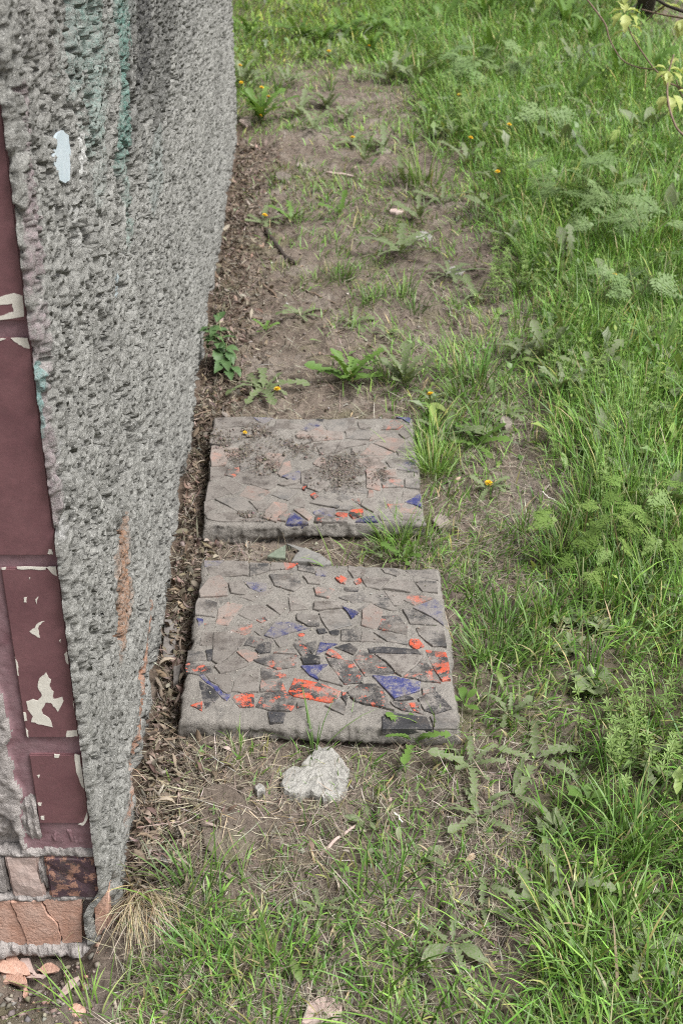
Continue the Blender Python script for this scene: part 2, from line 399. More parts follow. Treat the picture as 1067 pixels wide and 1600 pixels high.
# core of the wall: set back behind the tiles and the stucco
cm = []
Y0c = WY0+.010
core_v = [(-2.4, Y0c), (TR-.002, Y0c), (wallx(WY1)-.035, WY1-.01), (-2.4, WY1-.01)]
me = pyd('wall_core', [(lx(x), ly(y), z) for z in (-.13, 2.69) for x, y in core_v], [(3, 2, 1, 0), (4, 5, 6, 7), (0, 1, 5, 4), (1, 2, 6, 5), (2, 3, 7, 6), (3, 0, 4, 7)])
link('wall_core', me, M['greymortar'], wall)
# mauve joint bed behind the tiles, a rough sheet
u = np.linspace(-.62, TR+.002, 90); v = np.linspace(.155, 2.0, 520); U, V_ = np.meshgrid(u, v, indexing='ij')
Yb = WY0+.0012 - (fbm(U*90, V_*90, 91, 3)-.5)*.0022
left = sst(-.462, -.475, U + (fbm(U*0+3, V_*18, 92, 3)-.5)*.03)*sst(.62, .58, V_)
Yb = Yb - left*(.003 + .012*fbm(U*55, V_*48, 93, 5)) + left*.03*sst(.55, .7, fbm(U*14, V_*12, 94, 2))
cM = np.zeros((U.size, 4)); 
me = mesh_np('joint_mortar', np.stack([lx(U)+lean(V_), ly(Yb), V_], -1).reshape(-1, 3), grid_faces(*U.shape)[:, ::-1])
bed = link('joint_mortar', me, [M['mortar'], M['greymortar']], wall, True)
fc = np.zeros(len(me.polygons), np.int32); lf = left.reshape(U.shape)[:-1, :-1].ravel(); fc[lf > .5] = 1
me.polygons.foreach_set('material_index', fc)
tiles = []
for py0, py1 in ((-400, 55), (82, 500), (527, 866), (886, 1150), (1177, 1284)):
    z1 = at_front(85, py0)[1] if py0 > -300 else 1.66; z0 = at_front(85, py1)[1]
    if py0 == -400: z0 = 1.325
    if py0 == 82: z1 = 1.305
    t = boxm('tile', lx(-.4415), lx(TR-.001), ly(WY0-.0035), ly(WY0+.0085), z0, z1, M['tile'], wall, 0, .0016, 2)
    co = np.array([v.co for v in t.data.vertices]); co[:, 0] += lean(co[:, 2]); t.data.vertices.foreach_set('co', co.astype(np.float32).ravel()); tiles.append(t)
def prism(name, pts, h, mat, parent, base=0.0, to=None, smooth=False):
    """closed polygon (list of 3D points on a plane) + normal offset vector h"""
    n = len(pts); hv = Vector(h); P_ = [Vector(p) for p in pts]
    return link(name, pyd(name, [p for p in P_] + [p+hv for p in P_], [tuple(range(n, 2*n)), tuple(range(n-1, -1, -1))] + [(i, (i+1) % n, n+(i+1) % n, n+i) for i in range(n)]), mat, parent, smooth)
def ragged(poly, amp, n=3, seed=0):
    rr = random.Random(seed); out = []
    for i, a in enumerate(poly):
        b = poly[(i+1) % len(poly)]
        for k in range(n):
            t = k/n; j = amp if k else amp*.4
            out.append((a[0]+(b[0]-a[0])*t + rr.uniform(-j, j), a[1]+(b[1]-a[1])*t + rr.uniform(-j, j)))
    return out
chips = [(1, [(0, 464), (22, 458), (36, 462), (38, 494), (0, 500), (0, 494), (22, 487), (20, 474), (0, 476)]),
         (2, [(18, 528), (44, 528), (47, 545), (34, 540), (24, 534)]), (2, [(0, 529), (10, 529), (0, 533)]),
         (2, [(77, 858), (82, 859), (83, 866), (75, 865)]), (3, [(27, 886), (72, 886), (72, 890), (50, 889), (28, 889)]), (3, [(0, 887), (10, 886), (9, 890), (0, 890)]),
         (3, [(73, 886), (88, 885), (90, 900), (82, 896)]), (3, [(38, 934), (43, 933), (42, 941), (38, 940)]),
         (3, [(47, 986), (54, 982), (58, 975), (70, 970), (62, 977), (60, 982), (63, 996), (55, 992)]), (3, [(56, 936), (61, 932), (58, 940), (58, 944)]),
         (3, [(62, 1060), (72, 1051), (80, 1062), (78, 1072), (84, 1080), (84, 1092), (98, 1089), (100, 1095), (91, 1112), (86, 1105), (80, 1098), (72, 1098), (66, 1108), (68, 1116), (78, 1122), (83, 1136), (66, 1132), (50, 1128), (52, 1119), (44, 1108), (42, 1096), (52, 1092), (60, 1094), (66, 1086), (60, 1074)]),
         (3, [(105, 1142), (126, 1140), (126, 1150), (104, 1151)]), (3, [(101, 1022), (106, 1017), (108, 1038), (104, 1034)]), (3, [(114, 1080), (118, 1090), (119, 1112), (115, 1100)]),
         (3, [(16, 1010), (20, 1018), (28, 1035), (30, 1056), (25, 1052), (18, 1032)]), (3, [(35, 1113), (41, 1114), (43, 1126), (37, 1126)]), (3, [(41, 1138), (45, 1142), (45, 1152), (41, 1148)]),
         (4, [(117, 1178), (125, 1180), (131, 1215), (134, 1235), (128, 1228), (120, 1206)]), (4, [(137, 1268), (140, 1278), (131, 1289), (122, 1288), (132, 1283)]),
         (4, [(64, 1275), (70, 1274), (70, 1281), (65, 1280)]), (4, [(85, 1178), (94, 1179), (92, 1184), (86, 1184)]), (4, [(60, 1254), (66, 1254), (65, 1259), (61, 1259)]), (4, [(58, 1211), (63, 1211), (61, 1215)]),
         (3, [(93, 1000), (96, 999), (95, 1004)]), (3, [(46, 902), (48, 902), (47, 905)])]
for i, (ti, poly) in enumerate(chips):
    pl = ragged(poly, .9 if len(poly) > 4 else .6, 3, i)
    X = [at_front(px, py, WY0-.0035) for px, py in pl]
    X = [(min(max(x, -.4400+float(lean(z))), TR-.0028+float(lean(z))), z) for x, z in X]
    o = prism('glaze_chip', [(lx(x), ly(WY0-.0030), z) for x, z in X], (0, -.0011, 0), M['chip'], tiles[ti])
    o.data.polygons[0].flip() if o.data.polygons[0].normal.y > 0 else None
for poly in ([(84, 222), (88, 208), (97, 204), (105, 212), (108, 240), (107, 280), (100, 286), (88, 280), (82, 255)],):
    pl = ragged(poly, 1.0, 3, 4)
    pts = []
    for px, py in pl:
        s_, z_ = at_wall(px, py); p = WN*-.001 + WD*s_; pts.append((p.x, p.y, z_))
    prism('paint_patch', pts, WN*.0035, M['bluepatch'], wall)
# bricks under the tiles
def brick(px0, px1, py0, py1, mat, out=0, seed=0, dep=.09, jit=.004, sub=5):
    (xa, za), (xb, zb) = at_front(px0, (py0+py1)/2), at_front(px1, (py0+py1)/2)
    z1 = at_front(80, py0)[1]; z0 = at_front(80, py1)[1]
    return boxm('brick', lx(xa), lx(xb), ly(WY0-out), ly(WY0+dep), z0, z1, M[mat], wall, jit, .004, 2, sub, seed=seed)
brick(-60, 10, 1338, 1395, 'greymortar', .002, 3); brick(14, 66, 1336, 1402, 'palebrick', .004, 5); brick(76, 158, 1336, 1400, 'darkbrick', .005, 6)
for k, (poly, o_) in enumerate((([(-60, 1403), (17, 1405), (22, 1416), (27, 1428), (33, 1442), (39, 1455), (44, 1473), (-60, 1475)], .004), ([(19, 1405), (66, 1404), (73, 1422), (90, 1440), (97, 1464), (96, 1473), (46, 1473), (41, 1455), (35, 1441), (29, 1428)], .006),
                                ([(68, 1404), (128, 1404), (129, 1470), (98, 1473), (99, 1463), (92, 1439), (75, 1421)], .003), ([(146, 1398), (166, 1393), (165, 1452), (150, 1468)], -.004), ([(124, 1404), (150, 1404), (150, 1474), (124, 1474)], -.045))):
    pl = ragged(poly, 1.3, 4, 70+k); pts = []
    for px, py in pl: x_, z_ = at_front(px, py); pts.append((lx(x_), ly(WY0-o_), z_))
    prism('brick', pts[::-1], (0, .06, 0), M['brick'], wall)
def lumpstrip(name, px0, px1, pyc, h, out, mat, seed, n=60, mcr=9):
    n = int(n*1.6)
    x0 = at_front(px0, pyc)[0]; x1 = at_front(px1, pyc)[0]; zc = at_front(80, pyc)[1]
    uu = np.linspace(0, 1, n); vv = np.linspace(0, 1, mcr*2); U, V2 = np.meshgrid(uu, vv, indexing='ij')
    ph = (V2-.5)*math.pi*1.15
    hh = h*(.75+.7*fbm(U*9, U*0, seed, 3)); oo = out*(.5+1.0*fbm(U*11+4, U*0, seed+3, 3))
    X_ = x0+(x1-x0)*U; N_ = (fbm((X_+3)*160, V2*h*160, seed+9, 4)-.5)*.010
    Yy = WY0+.006-(oo+N_)*np.cos(ph); Zz = zc+(hh/2)*np.sin(ph)+N_
    return link(name, mesh_np(name, np.stack([lx(X_), ly(Yy), Zz], -1).reshape(-1, 3), grid_faces(n, mcr*2)[:, ::-1]), mat, wall, False)
lumpstrip('mortar_lip', -60, 170, 1480, .030, .022, M['greymortar'], 5, 110)
lumpstrip('mortar_lip', -60, 158, 1402, .014, .010, M['greymortar'], 15, 90)
lumpstrip('mortar_lip', -60, 150, 1332, .020, .010, M['greymortar'], 25, 90)
lumpstrip('mortar_patch', -60, 62, 1278, .085, .009, M['greymortar'], 35, 70, 22)
lumpstrip('mortar_patch', 62, 150, 1308, .040, .004, M['mortar'], 45, 50, 12)
lumpstrip('mortar_joint', 64, 82, 1366, .06, .008, M['greymortar'], 55, 14, 12)
# side return of the brick base under the plaster toe, with its dark hollow
for k, (dx, dy0, dy1, z0, z1, m_) in enumerate([(-.012, .01, .05, -.05, .035, 'brick'), (-.02, .058, .10, -.06, .02, 'brick'), (-.024, .0, .06, -.13, -.065, 'brick')]):
    boxm('brick', dx-.06, dx, dy0, dy1, z0, z1, M[m_], wall, .004, .005, 2, 3, seed=30+k, smooth=True)
# ------------------------------------------------------------------ mosaic slabs
def slab(name, corners, zt, thick, seed, label):
    c = [Vector(at(px, py, zt)) for px, py in corners]           # back-left, back-right, front-right, front-left
    org = (c[0]+c[1]+c[2]+c[3])/4; org.z = 0
    root = empty(name, org, label, 'paving slab', 'mosaic slabs lying along the wall')
    n = 110; u = np.linspace(0, 1, n); U, V2 = np.meshgrid(u, u, indexing='ij')
    arr = [np.array(p) for p in c]
    def bil(U, V2): return (arr[0]*(1-U)[..., None] + arr[1]*U[..., None])*(1-V2)[..., None] + (arr[3]*(1-U)[..., None] + arr[2]*U[..., None])*V2[..., None]
    top = bil(U, V2) - np.array(org)
    nz = lambda x, y, q, s: fbm(x*q, y*q, seed+s, 4)-.5
    edge = np.minimum(np.minimum(U, 1-U), np.minimum(V2, 1-V2))
    top[..., 2] += nz(top[..., 0], top[..., 1], 14, 1)*.006 + nz(top[..., 0], top[..., 1], 60, 2)*.004 - .0025*sst(.016, .0, edge)
    top[..., 0] += (nz(U, V2, 7, 3)*.009+nz(U, V2, 60, 5)*.005)*sst(.05, 0, edge); top[..., 1] += (nz(U, V2, 7, 4)*.010+nz(U, V2, 60, 6)*.006)*sst(.05, 0, edge)
    idx = np.arange(n*n).reshape(n, n)
    ringi = np.concatenate([idx[:, 0][:-1], idx[-1, :][:-1], idx[::-1, -1][:-1], idx[0, ::-1][:-1]])
    V = [top.reshape(-1, 3)]; Fq = [grid_faces(n, n)[:, ::-1]]; prev = ringi; cur = n*n
    rp = top.reshape(-1, 3)[ringi]; cen = rp.mean(0); dirv = rp-cen; dirv[:, 2] = 0
    L = np.linalg.norm(dirv, axis=1)[:, None]; nrm = dirv/L
    m = len(ringi); per = np.arange(m)
    for k in range(1, 13):
        t = k/12
        off = (.0015+.005*math.sin(min(t*2, 1)*math.pi/2)) + (vn(per*.05, per*0+t*3, seed+20)-.5)*.012 + (fbm(per*.25, per*0+t*6, seed+21, 3)-.5)*.006 + (vn(per*.9, per*0+t*11, seed+29)-.5)*.005
        off = off - .03*sst(.45, .8, np.full(m, t))*vn(per*.035, per*0, seed+23)
        q = rp + nrm*off[:, None]; q[:, 2] = rp[:, 2]-thick*t
        V.append(q); nw = np.arange(cur, cur+m); cur += m
        Fq.append(np.stack([prev, np.roll(prev, -1), np.roll(nw, -1), nw], -1)); prev = nw
    me = mesh_np('concrete_bed', np.concatenate(V), np.concatenate(Fq))
    link('concrete_bed', me, M['concrete'], root, False)
    return root, org
SH = 0.0
def shards(root, org, zt, regs, seed):
    rr = random.Random(seed)
    for (ox, oy, sc), items in regs:
        for code, poly in items:
            pts = [(at(ox+x/sc, oy+y/sc, zt)-org) for x, y in poly]
            cx = sum(p.x for p in pts)/len(pts); cy = sum(p.y for p in pts)/len(pts)
            A = sum(pts[i].x*pts[(i+1) % len(pts)].y-pts[(i+1) % len(pts)].x*pts[i].y for i in range(len(pts)))
            if A < 0: pts.reverse()
            # shrink, jitter and subdivide the outline, chamfered top
            P2 = []
            for i, a in enumerate(pts):
                b = pts[(i+1) % len(pts)]
                for k in range(2):
                    t = k/2; x = a.x+(b.x-a.x)*t; y = a.y+(b.y-a.y)*t
                    j = .0009 if k == 0 else .0014
                    P2.append((cx+(x-cx)*.997+rr.uniform(-j, j), cy+(y-cy)*.997+rr.uniform(-j, j)))
            n = len(P2); hgt = zt + rr.uniform(.0012, .0040); sx = rr.gauss(0, .018); sy = rr.gauss(0, .018)
            zf = lambda x, y, h: h+(x-cx)*sx+(y-cy)*sy
            V = [(x, y, zt-.012) for x, y in P2] + [(x, y, zf(x, y, hgt-.0012)) for x, y in P2]
            V += [(cx+(x-cx)*.965, cy+(y-cy)*.965, zf(x, y, hgt)) for x, y in P2]
            Fs = [tuple(range(2*n, 3*n))]
            for i in range(n):
                j = (i+1) % n; Fs += [(i, j, n+j, n+i), (n+i, n+j, 2*n+j, 2*n+i)]
            link('tile_shard', pyd('tile_shard', V, Fs), M[MATC[code]], root)
MATC = dict(b='blue', B='bluedusty', d='dust', p='pink', g='grey', k='dark', K='darkdusty', o='orange', O='orangedusty', x='spot')
RA = ((310, 640, 5.928), [('B', [(505, 75), (700, 78), (610, 130), (560, 120)]), ('d', [(150, 85), (500, 75), (555, 130), (470, 160), (300, 170), (140, 200)]),
 ('d', [(300, 180), (470, 165), (480, 240), (430, 260), (250, 260), (110, 240), (140, 205)]), ('d', [(485, 160), (620, 140), (740, 180), (720, 260), (560, 260)]),
 ('d', [(110, 250), (240, 265), (330, 330), (280, 350), (180, 330), (100, 310)]), ('p', [(120, 340), (280, 360), (400, 370), (390, 420), (280, 440), (250, 520), (120, 530), (110, 440)]),
 ('g', [(400, 500), (500, 440), (560, 500), (520, 530), (390, 580), (380, 520)]), ('p', [(520, 450), (660, 400), (820, 420), (740, 560), (720, 600), (690, 560), (610, 520)]),
 ('d', [(110, 540), (275, 540), (240, 620), (170, 660), (105, 660)]), ('O', [(245, 610), (280, 560), (380, 540), (380, 590), (320, 630)]),
 ('d', [(330, 630), (400, 580), (540, 545), (610, 570), (740, 660), (720, 680), (590, 730), (480, 690), (400, 685)]), ('d', [(590, 735), (720, 685), (710, 720), (655, 750)]),
 ('d', [(100, 670), (170, 680), (300, 780), (230, 800), (65, 850), (80, 740)]), ('d', [(175, 670), (210, 640), (320, 640), (400, 700), (380, 760), (310, 790)]),
 ('p', [(370, 800), (450, 710), (520, 705), (670, 765), (580, 850), (520, 850), (430, 815)]), ('g', [(680, 800), (740, 740), (920, 760), (830, 850), (760, 835)]),
 ('d', [(730, 700), (850, 650), (940, 660), (900, 690), (800, 710)]), ('p', [(735, 600), (790, 490), (850, 480), (870, 560), (760, 620)]),
 ('B', [(770, 625), (940, 570), (945, 640), (890, 670), (830, 650)]), ('d', [(55, 860), (130, 850), (185, 910), (55, 960)]), ('d', [(160, 960), (230, 890), (340, 945), (240, 970)]),
 ('g', [(150, 835), (340, 825), (410, 815), (480, 880), (540, 935), (470, 970), (380, 955)]), ('d', [(470, 850), (560, 850), (550, 935)]),
 ('d', [(555, 870), (600, 830), (690, 800), (690, 850), (610, 940), (550, 950)]), ('p', [(620, 950), (700, 860), (820, 880), (830, 930), (740, 1000), (720, 1050), (600, 1010)]),
 ('O', [(730, 1030), (760, 985), (850, 970), (810, 1045)]), ('b', [(810, 1060), (850, 975), (875, 950), (1020, 1050), (1015, 1060)]), ('d', [(860, 870), (930, 800), (1000, 870), (980, 910), (840, 880)]),
 ('p', [(880, 930), (980, 920), (1060, 1000), (1020, 1030)]), ('d', [(60, 970), (140, 965), (380, 960), (440, 1010), (560, 1000), (600, 1045), (380, 1045), (170, 1040), (80, 1010)]),
 ('d', [(840, 730), (960, 690), (1000, 690), (950, 735)]), ('o', [(960, 735), (975, 700), (1000, 700), (985, 750)]), ('d', [(540, 300), (740, 270), (720, 360), (600, 400), (520, 380)]),
 ('d', [(720, 110), (800, 95), (860, 125), (1000, 150), (880, 190), (700, 170)]), ('p', [(900, 240), (940, 205), (1020, 225), (1035, 265), (920, 270)]),
 ('K', [(950, 310), (1040, 275), (1055, 300), (960, 340)]), ('B', [(740, 370), (800, 310), (830, 310), (790, 350)])])
RB = ((480, 640, 5.616), [('k', [(80, 85), (150, 90), (140, 110), (95, 115)]), ('g', [(140, 130), (210, 95), (410, 70), (430, 100), (320, 195), (180, 190)]),
 ('p', [(0, 200), (120, 140), (150, 185), (315, 205), (315, 260), (50, 280), (30, 250)]), ('B', [(-60, 180), (0, 130), (100, 100), (135, 140), (0, 195)]),
 ('d', [(330, 190), (380, 140), (440, 165), (345, 240)]), ('g', [(330, 255), (450, 175), (560, 190), (545, 265), (430, 265)]), ('d', [(440, 110), (570, 150), (550, 190), (460, 170)]),
 ('O', [(650, 180), (720, 110), (760, 95), (830, 95), (850, 140), (800, 175)]), ('b', [(775, 70), (905, 75), (900, 125), (840, 95)]), ('p', [(545, 280), (570, 225), (690, 220), (700, 240)]),
 ('p', [(580, 300), (700, 245), (840, 265), (855, 285), (770, 380), (670, 335)]), ('p', [(460, 400), (560, 300), (660, 345), (750, 380), (690, 405)]),
 ('d', [(240, 390), (290, 290), (540, 275), (520, 310), (420, 325), (340, 340)]), ('d', [(60, 290), (290, 285), (230, 385), (120, 400)]), ('p', [(50, 480), (120, 410), (160, 440), (175, 530), (110, 515)]),
 ('p', [(420, 440), (550, 415), (690, 415), (640, 450), (700, 510), (540, 520)]), ('g', [(690, 460), (780, 425), (850, 440), (780, 510), (720, 510)]),
 ('B', [(785, 530), (880, 430), (950, 430), (970, 555)]), ('d', [(-60, 545), (70, 500), (125, 535), (110, 590), (0, 640), (-50, 655)]), ('d', [(190, 410), (330, 410), (320, 520), (190, 530)]),
 ('p', [(515, 530), (600, 530), (640, 640), (640, 720), (520, 690)]), ('p', [(610, 540), (770, 520), (790, 600), (680, 590)]), ('O', [(650, 650), (690, 605), (845, 605), (845, 685), (660, 690)]),
 ('g', [(350, 660), (520, 700), (535, 740), (375, 735)]), ('g', [(860, 610), (980, 620), (985, 700), (855, 690)]), ('d', [(650, 720), (670, 695), (840, 700), (830, 720), (680, 735)]),
 ('d', [(690, 740), (830, 735), (810, 800), (690, 815)]), ('d', [(830, 815), (840, 730), (980, 715), (980, 740)]), ('b', [(855, 820), (990, 745), (1000, 870), (930, 840)]),
 ('O', [(700, 830), (850, 830), (1000, 885), (950, 915), (730, 910)]), ('d', [(770, 925), (970, 925), (990, 970), (780, 975)]), ('o', [(25, 750), (65, 730), (100, 760), (60, 785)]),
 ('K', [(20, 820), (110, 760), (240, 800), (300, 830), (260, 870)]), ('g', [(250, 790), (320, 730), (370, 745), (410, 775), (310, 815)]), ('g', [(260, 890), (380, 800), (460, 850), (360, 890)]),
 ('O', [(390, 790), (465, 780), (460, 840)]), ('d', [(470, 850), (490, 790), (600, 800), (610, 860), (580, 905)]), ('B', [(50, 895), (130, 865), (240, 870), (250, 945), (60, 925)]),
 ('o', [(245, 930), (270, 905), (355, 915), (350, 940), (300, 960)]), ('o', [(370, 930), (380, 890), (490, 880), (490, 935), (400, 960)]), ('x', [(65, 990), (75, 940), (240, 950), (360, 955), (355, 990)]),
 ('b', [(420, 985), (480, 945), (590, 935), (625, 990)]), ('g', [(620, 930), (700, 915), (750, 940), (740, 975), (640, 975)]), ('p', [(540, 710), (580, 720), (585, 770), (530, 780)]),
 ('d', [(0, 650), (120, 620), (230, 650), (150, 690), (100, 725), (0, 690)]), ('K', [(150, 700), (330, 650), (360, 730), (200, 740)]), ('d', [(770, 360), (860, 290), (930, 300), (945, 420), (800, 410)]),
 ('d', [(850, 150), (895, 130), (915, 230), (860, 260), (800, 220)]), ('d', [(390, 340), (480, 350), (430, 400), (390, 400)])])
RC = ((270, 860, 4.639), [('B', [(225, 75), (370, 75), (330, 115), (230, 120)]), ('d', [(245, 125), (340, 115), (380, 75), (545, 80), (545, 185), (480, 185), (360, 190), (260, 185)]),
 ('K', [(560, 85), (700, 95), (690, 150), (560, 190)]), ('d', [(715, 95), (800, 95), (810, 140), (700, 150)]), ('o', [(800, 90), (905, 95), (860, 140), (815, 140)]), ('K', [(900, 110), (1020, 120), (1030, 170), (910, 150)]),
 ('p', [(270, 200), (350, 185), (400, 250), (400, 330), (200, 345), (190, 300)]), ('d', [(400, 240), (500, 220), (540, 300), (520, 325), (420, 315)]), ('B', [(515, 225), (680, 240), (680, 310), (640, 315), (560, 280)]),
 ('K', [(700, 180), (900, 175), (940, 260), (880, 300), (740, 260)]), ('d', [(940, 190), (1067, 190), (1067, 250), (980, 240)]), ('d', [(470, 340), (560, 320), (730, 290), (580, 370)]),
 ('K', [(165, 400), (190, 355), (325, 385), (310, 490), (165, 470)]), ('p', [(330, 430), (400, 380), (510, 400), (400, 550), (310, 540)]), ('d', [(475, 470), (520, 410), (630, 395), (700, 420), (750, 470), (580, 520)]),
 ('b', [(175, 495), (220, 500), (220, 530), (190, 550)]), ('O', [(230, 530), (260, 520), (300, 550), (280, 590), (225, 580)]), ('O', [(390, 580), (480, 545), (580, 530), (560, 600), (520, 620)]),
 ('o', [(600, 510), (670, 490), (690, 510), (640, 530)]), ('B', [(665, 625), (750, 520), (860, 525), (985, 570), (850, 605), (730, 645)]), ('g', [(735, 650), (830, 625), (835, 695), (775, 705)]),
 ('o', [(905, 610), (960, 600), (950, 625), (910, 630)]), ('x', [(515, 690), (570, 620), (660, 650), (600, 710)]), ('d', [(200, 690), (215, 595), (295, 595), (290, 700)]),
 ('d', [(300, 600), (400, 590), (545, 640), (450, 740), (330, 830), (290, 800)]), ('d', [(680, 400), (760, 365), (830, 400), (810, 440), (780, 470)]), ('K', [(900, 460), (1067, 480), (1067, 550), (980, 555), (900, 510)]),
 ('K', [(590, 590), (650, 550), (690, 560), (640, 625)]), ('d', [(840, 340), (900, 340), (980, 430), (850, 440)])])
RD = ((490, 860, 4.639), [('B', [(0, 150), (40, 135), (100, 160), (90, 190), (20, 190)]), ('d', [(250, 115), (380, 145), (370, 185), (290, 205), (245, 150)]), ('K', [(490, 140), (570, 135), (630, 175), (600, 195), (510, 170)]),
 ('K', [(660, 150), (880, 140), (900, 220), (720, 200)]), ('o', [(150, 200), (200, 185), (240, 210), (230, 250), (200, 245)]), ('o', [(290, 230), (330, 205), (350, 230), (310, 255)]),
 ('d', [(500, 285), (600, 210), (720, 230), (700, 310), (640, 300)]), ('K', [(720, 220), (890, 230), (900, 310), (790, 300)]), ('d', [(510, 300), (640, 320), (680, 330), (620, 400), (580, 400)]),
 ('O', [(650, 360), (690, 320), (760, 330), (870, 350), (730, 400)]), ('B', [(715, 430), (880, 360), (930, 410), (940, 545), (860, 490)]), ('k', [(220, 270), (330, 270), (320, 305), (230, 300)]),
 ('K', [(180, 345), (350, 310), (420, 380), (280, 390)]), ('K', [(390, 350), (470, 300), (520, 300), (600, 435), (560, 435), (420, 390)]), ('b', [(205, 415), (330, 455), (275, 500)]),
 ('K', [(270, 400), (350, 360), (400, 390), (350, 455)]), ('g', [(40, 455), (195, 430), (280, 545), (110, 590), (60, 510)]), ('p', [(345, 545), (350, 440), (420, 390), (500, 440), (480, 550), (430, 575)]),
 ('x', [(490, 480), (620, 470), (680, 560), (680, 620), (470, 580)]), ('K', [(640, 430), (720, 430), (860, 500), (890, 545), (700, 540)]), ('K', [(740, 565), (940, 555), (965, 700), (860, 700), (760, 620)]),
 ('k', [(20, 575), (80, 575), (100, 600), (40, 610)]), ('k', [(110, 590), (185, 585), (180, 620), (130, 620)]), ('g', [(70, 620), (185, 630), (180, 660), (70, 660)]), ('K', [(200, 580), (340, 575), (340, 660), (195, 660)]),
 ('g', [(430, 600), (480, 590), (680, 630), (680, 690), (530, 665)]), ('d', [(350, 590), (420, 605), (510, 670), (340, 665)]), ('o', [(690, 690), (700, 650), (760, 650), (800, 700), (740, 720)]),
 ('K', [(-30, 480), (40, 500), (30, 560), (-50, 540)]), ('O', [(0, 265), (80, 275), (150, 290), (110, 350), (20, 330)]), ('d', [(340, 200), (480, 200), (560, 200), (480, 290), (380, 270)]), ('d', [(0, 380), (180, 370), (210, 420), (40, 440), (0, 430)])])
RE = ((270, 1000, 4.639), [('x', [(90, 180), (130, 170), (200, 180), (290, 200), (280, 240), (190, 260), (100, 240)]), ('b', [(190, 255), (220, 250), (270, 310), (330, 340), (370, 400), (420, 405), (390, 445), (340, 410), (300, 350), (240, 310)]),
 ('d', [(230, 250), (370, 250), (400, 240), (430, 280), (420, 390), (370, 390), (330, 335), (270, 300)]), ('k', [(190, 295), (240, 320), (300, 360), (340, 420), (240, 510), (215, 440)]), ('o', [(130, 480), (215, 450), (215, 525)]),
 ('d', [(430, 380), (450, 300), (520, 230), (625, 210), (625, 380), (500, 390)]), ('d', [(300, 190), (470, 125), (560, 185), (430, 230), (345, 250)]), ('x', [(580, 150), (740, 105), (920, 115), (890, 195), (760, 215), (650, 180)]),
 ('x', [(640, 200), (700, 205), (820, 250), (820, 270), (640, 290)]), ('O', [(635, 360), (640, 295), (790, 285), (820, 365), (640, 375)]), ('o', [(430, 430), (450, 400), (590, 385), (590, 490), (480, 490)]),
 ('x', [(600, 490), (640, 400), (690, 380), (820, 375), (905, 440), (855, 520), (700, 515)]), ('k', [(690, 520), (820, 530), (800, 600), (705, 600)]), ('x', [(905, 455), (970, 440), (950, 485), (905, 495)]),
 ('k', [(925, 135), (970, 105), (1067, 130), (1067, 170), (950, 180)]), ('O', [(730, 100), (870, 65), (900, 110)]), ('x', [(875, 40), (890, 10), (930, 5), (1000, 95), (935, 120)]), ('K', [(950, 30), (1040, 10), (1050, 60), (1010, 105)]),
 ('p', [(460, 90), (520, 70), (610, 100), (640, 130), (550, 165)]), ('k', [(600, 80), (640, 30), (720, 10), (710, 95), (620, 100)]), ('k', [(240, 80), (290, 70), (285, 150), (255, 150)]), ('K', [(110, 80), (220, 90), (240, 150), (100, 160)])])
RF = ((490, 1000, 4.639), [('o', [(-185, 375), (-145, 275), (50, 315), (200, 380), (140, 465), (40, 445), (-140, 410)]), ('b', [(-95, 190), (105, 178), (15, 255), (40, 295), (-30, 262)]), ('b', [(20, 105), (45, 20), (175, 35), (100, 70), (30, 105)]),
 ('o', [(90, 100), (110, 70), (160, 90), (225, 150), (130, 130)]), ('k', [(150, 60), (260, 30), (320, 70), (290, 110)]), ('x', [(85, 125), (130, 135), (280, 160), (360, 270), (360, 315), (220, 325), (150, 230)]),
 ('x', [(290, 150), (340, 60), (430, 110), (520, 170), (590, 245), (370, 265)]), ('k', [(385, 60), (500, 50), (750, 75), (800, 110), (640, 105), (400, 95)]), ('d', [(440, 105), (800, 115), (740, 195), (640, 270), (590, 240), (520, 160)]),
 ('x', [(650, 275), (740, 200), (800, 140), (870, 230), (920, 310), (780, 300)]), ('o', [(805, 65), (960, 85), (985, 200), (990, 290), (930, 300), (870, 220)]), ('b', [(425, 265), (590, 270), (775, 310), (770, 370), (580, 430)]),
 ('K', [(30, 280), (130, 195), (215, 340), (60, 295)]), ('o', [(205, 380), (240, 390), (210, 410)]), ('x', [(240, 380), (330, 325), (470, 325), (520, 400), (580, 515), (480, 490), (300, 450)]), ('k', [(580, 440), (680, 410), (725, 430), (600, 450)]),
 ('x', [(550, 450), (680, 450), (740, 525), (640, 515), (590, 490)]), ('o', [(690, 465), (770, 455), (795, 545), (720, 520)]), ('k', [(750, 430), (890, 380), (1000, 500), (880, 545), (800, 520)]), ('x', [(780, 350), (880, 350), (880, 380), (790, 400)]),
 ('k', [(495, 560), (560, 525), (650, 550), (700, 550), (820, 570), (855, 650), (495, 645)]), ('g', [(840, 560), (980, 520), (1035, 560), (1040, 650), (870, 650)]), ('g', [(80, 480), (200, 430), (230, 460), (220, 550), (150, 515)]), ('k', [(200, 410), (240, 410), (235, 480)])])
ZT = .046
FS = [(318, 875), (683, 889), (713, 1141), (284, 1124)]; RS = [(335, 654), (641, 653), (660, 815), (320, 820)]
fs, fo = slab('mosaic_slab', FS, ZT, .062, 100, 'nearer concrete slab set with many orange and cobalt blue tile shards')
shards(fs, fo, ZT, [RC, RD, RE, RF], 5)
rs, ro = slab('mosaic_slab', RS, ZT, .062, 200, 'farther concrete slab of dusty brown tile shards with soil clods on top')
shards(rs, ro, ZT, [RA, RB], 6)
SLABS = [[at(px, py, ZT) for px, py in q] for q in (FS, RS)]
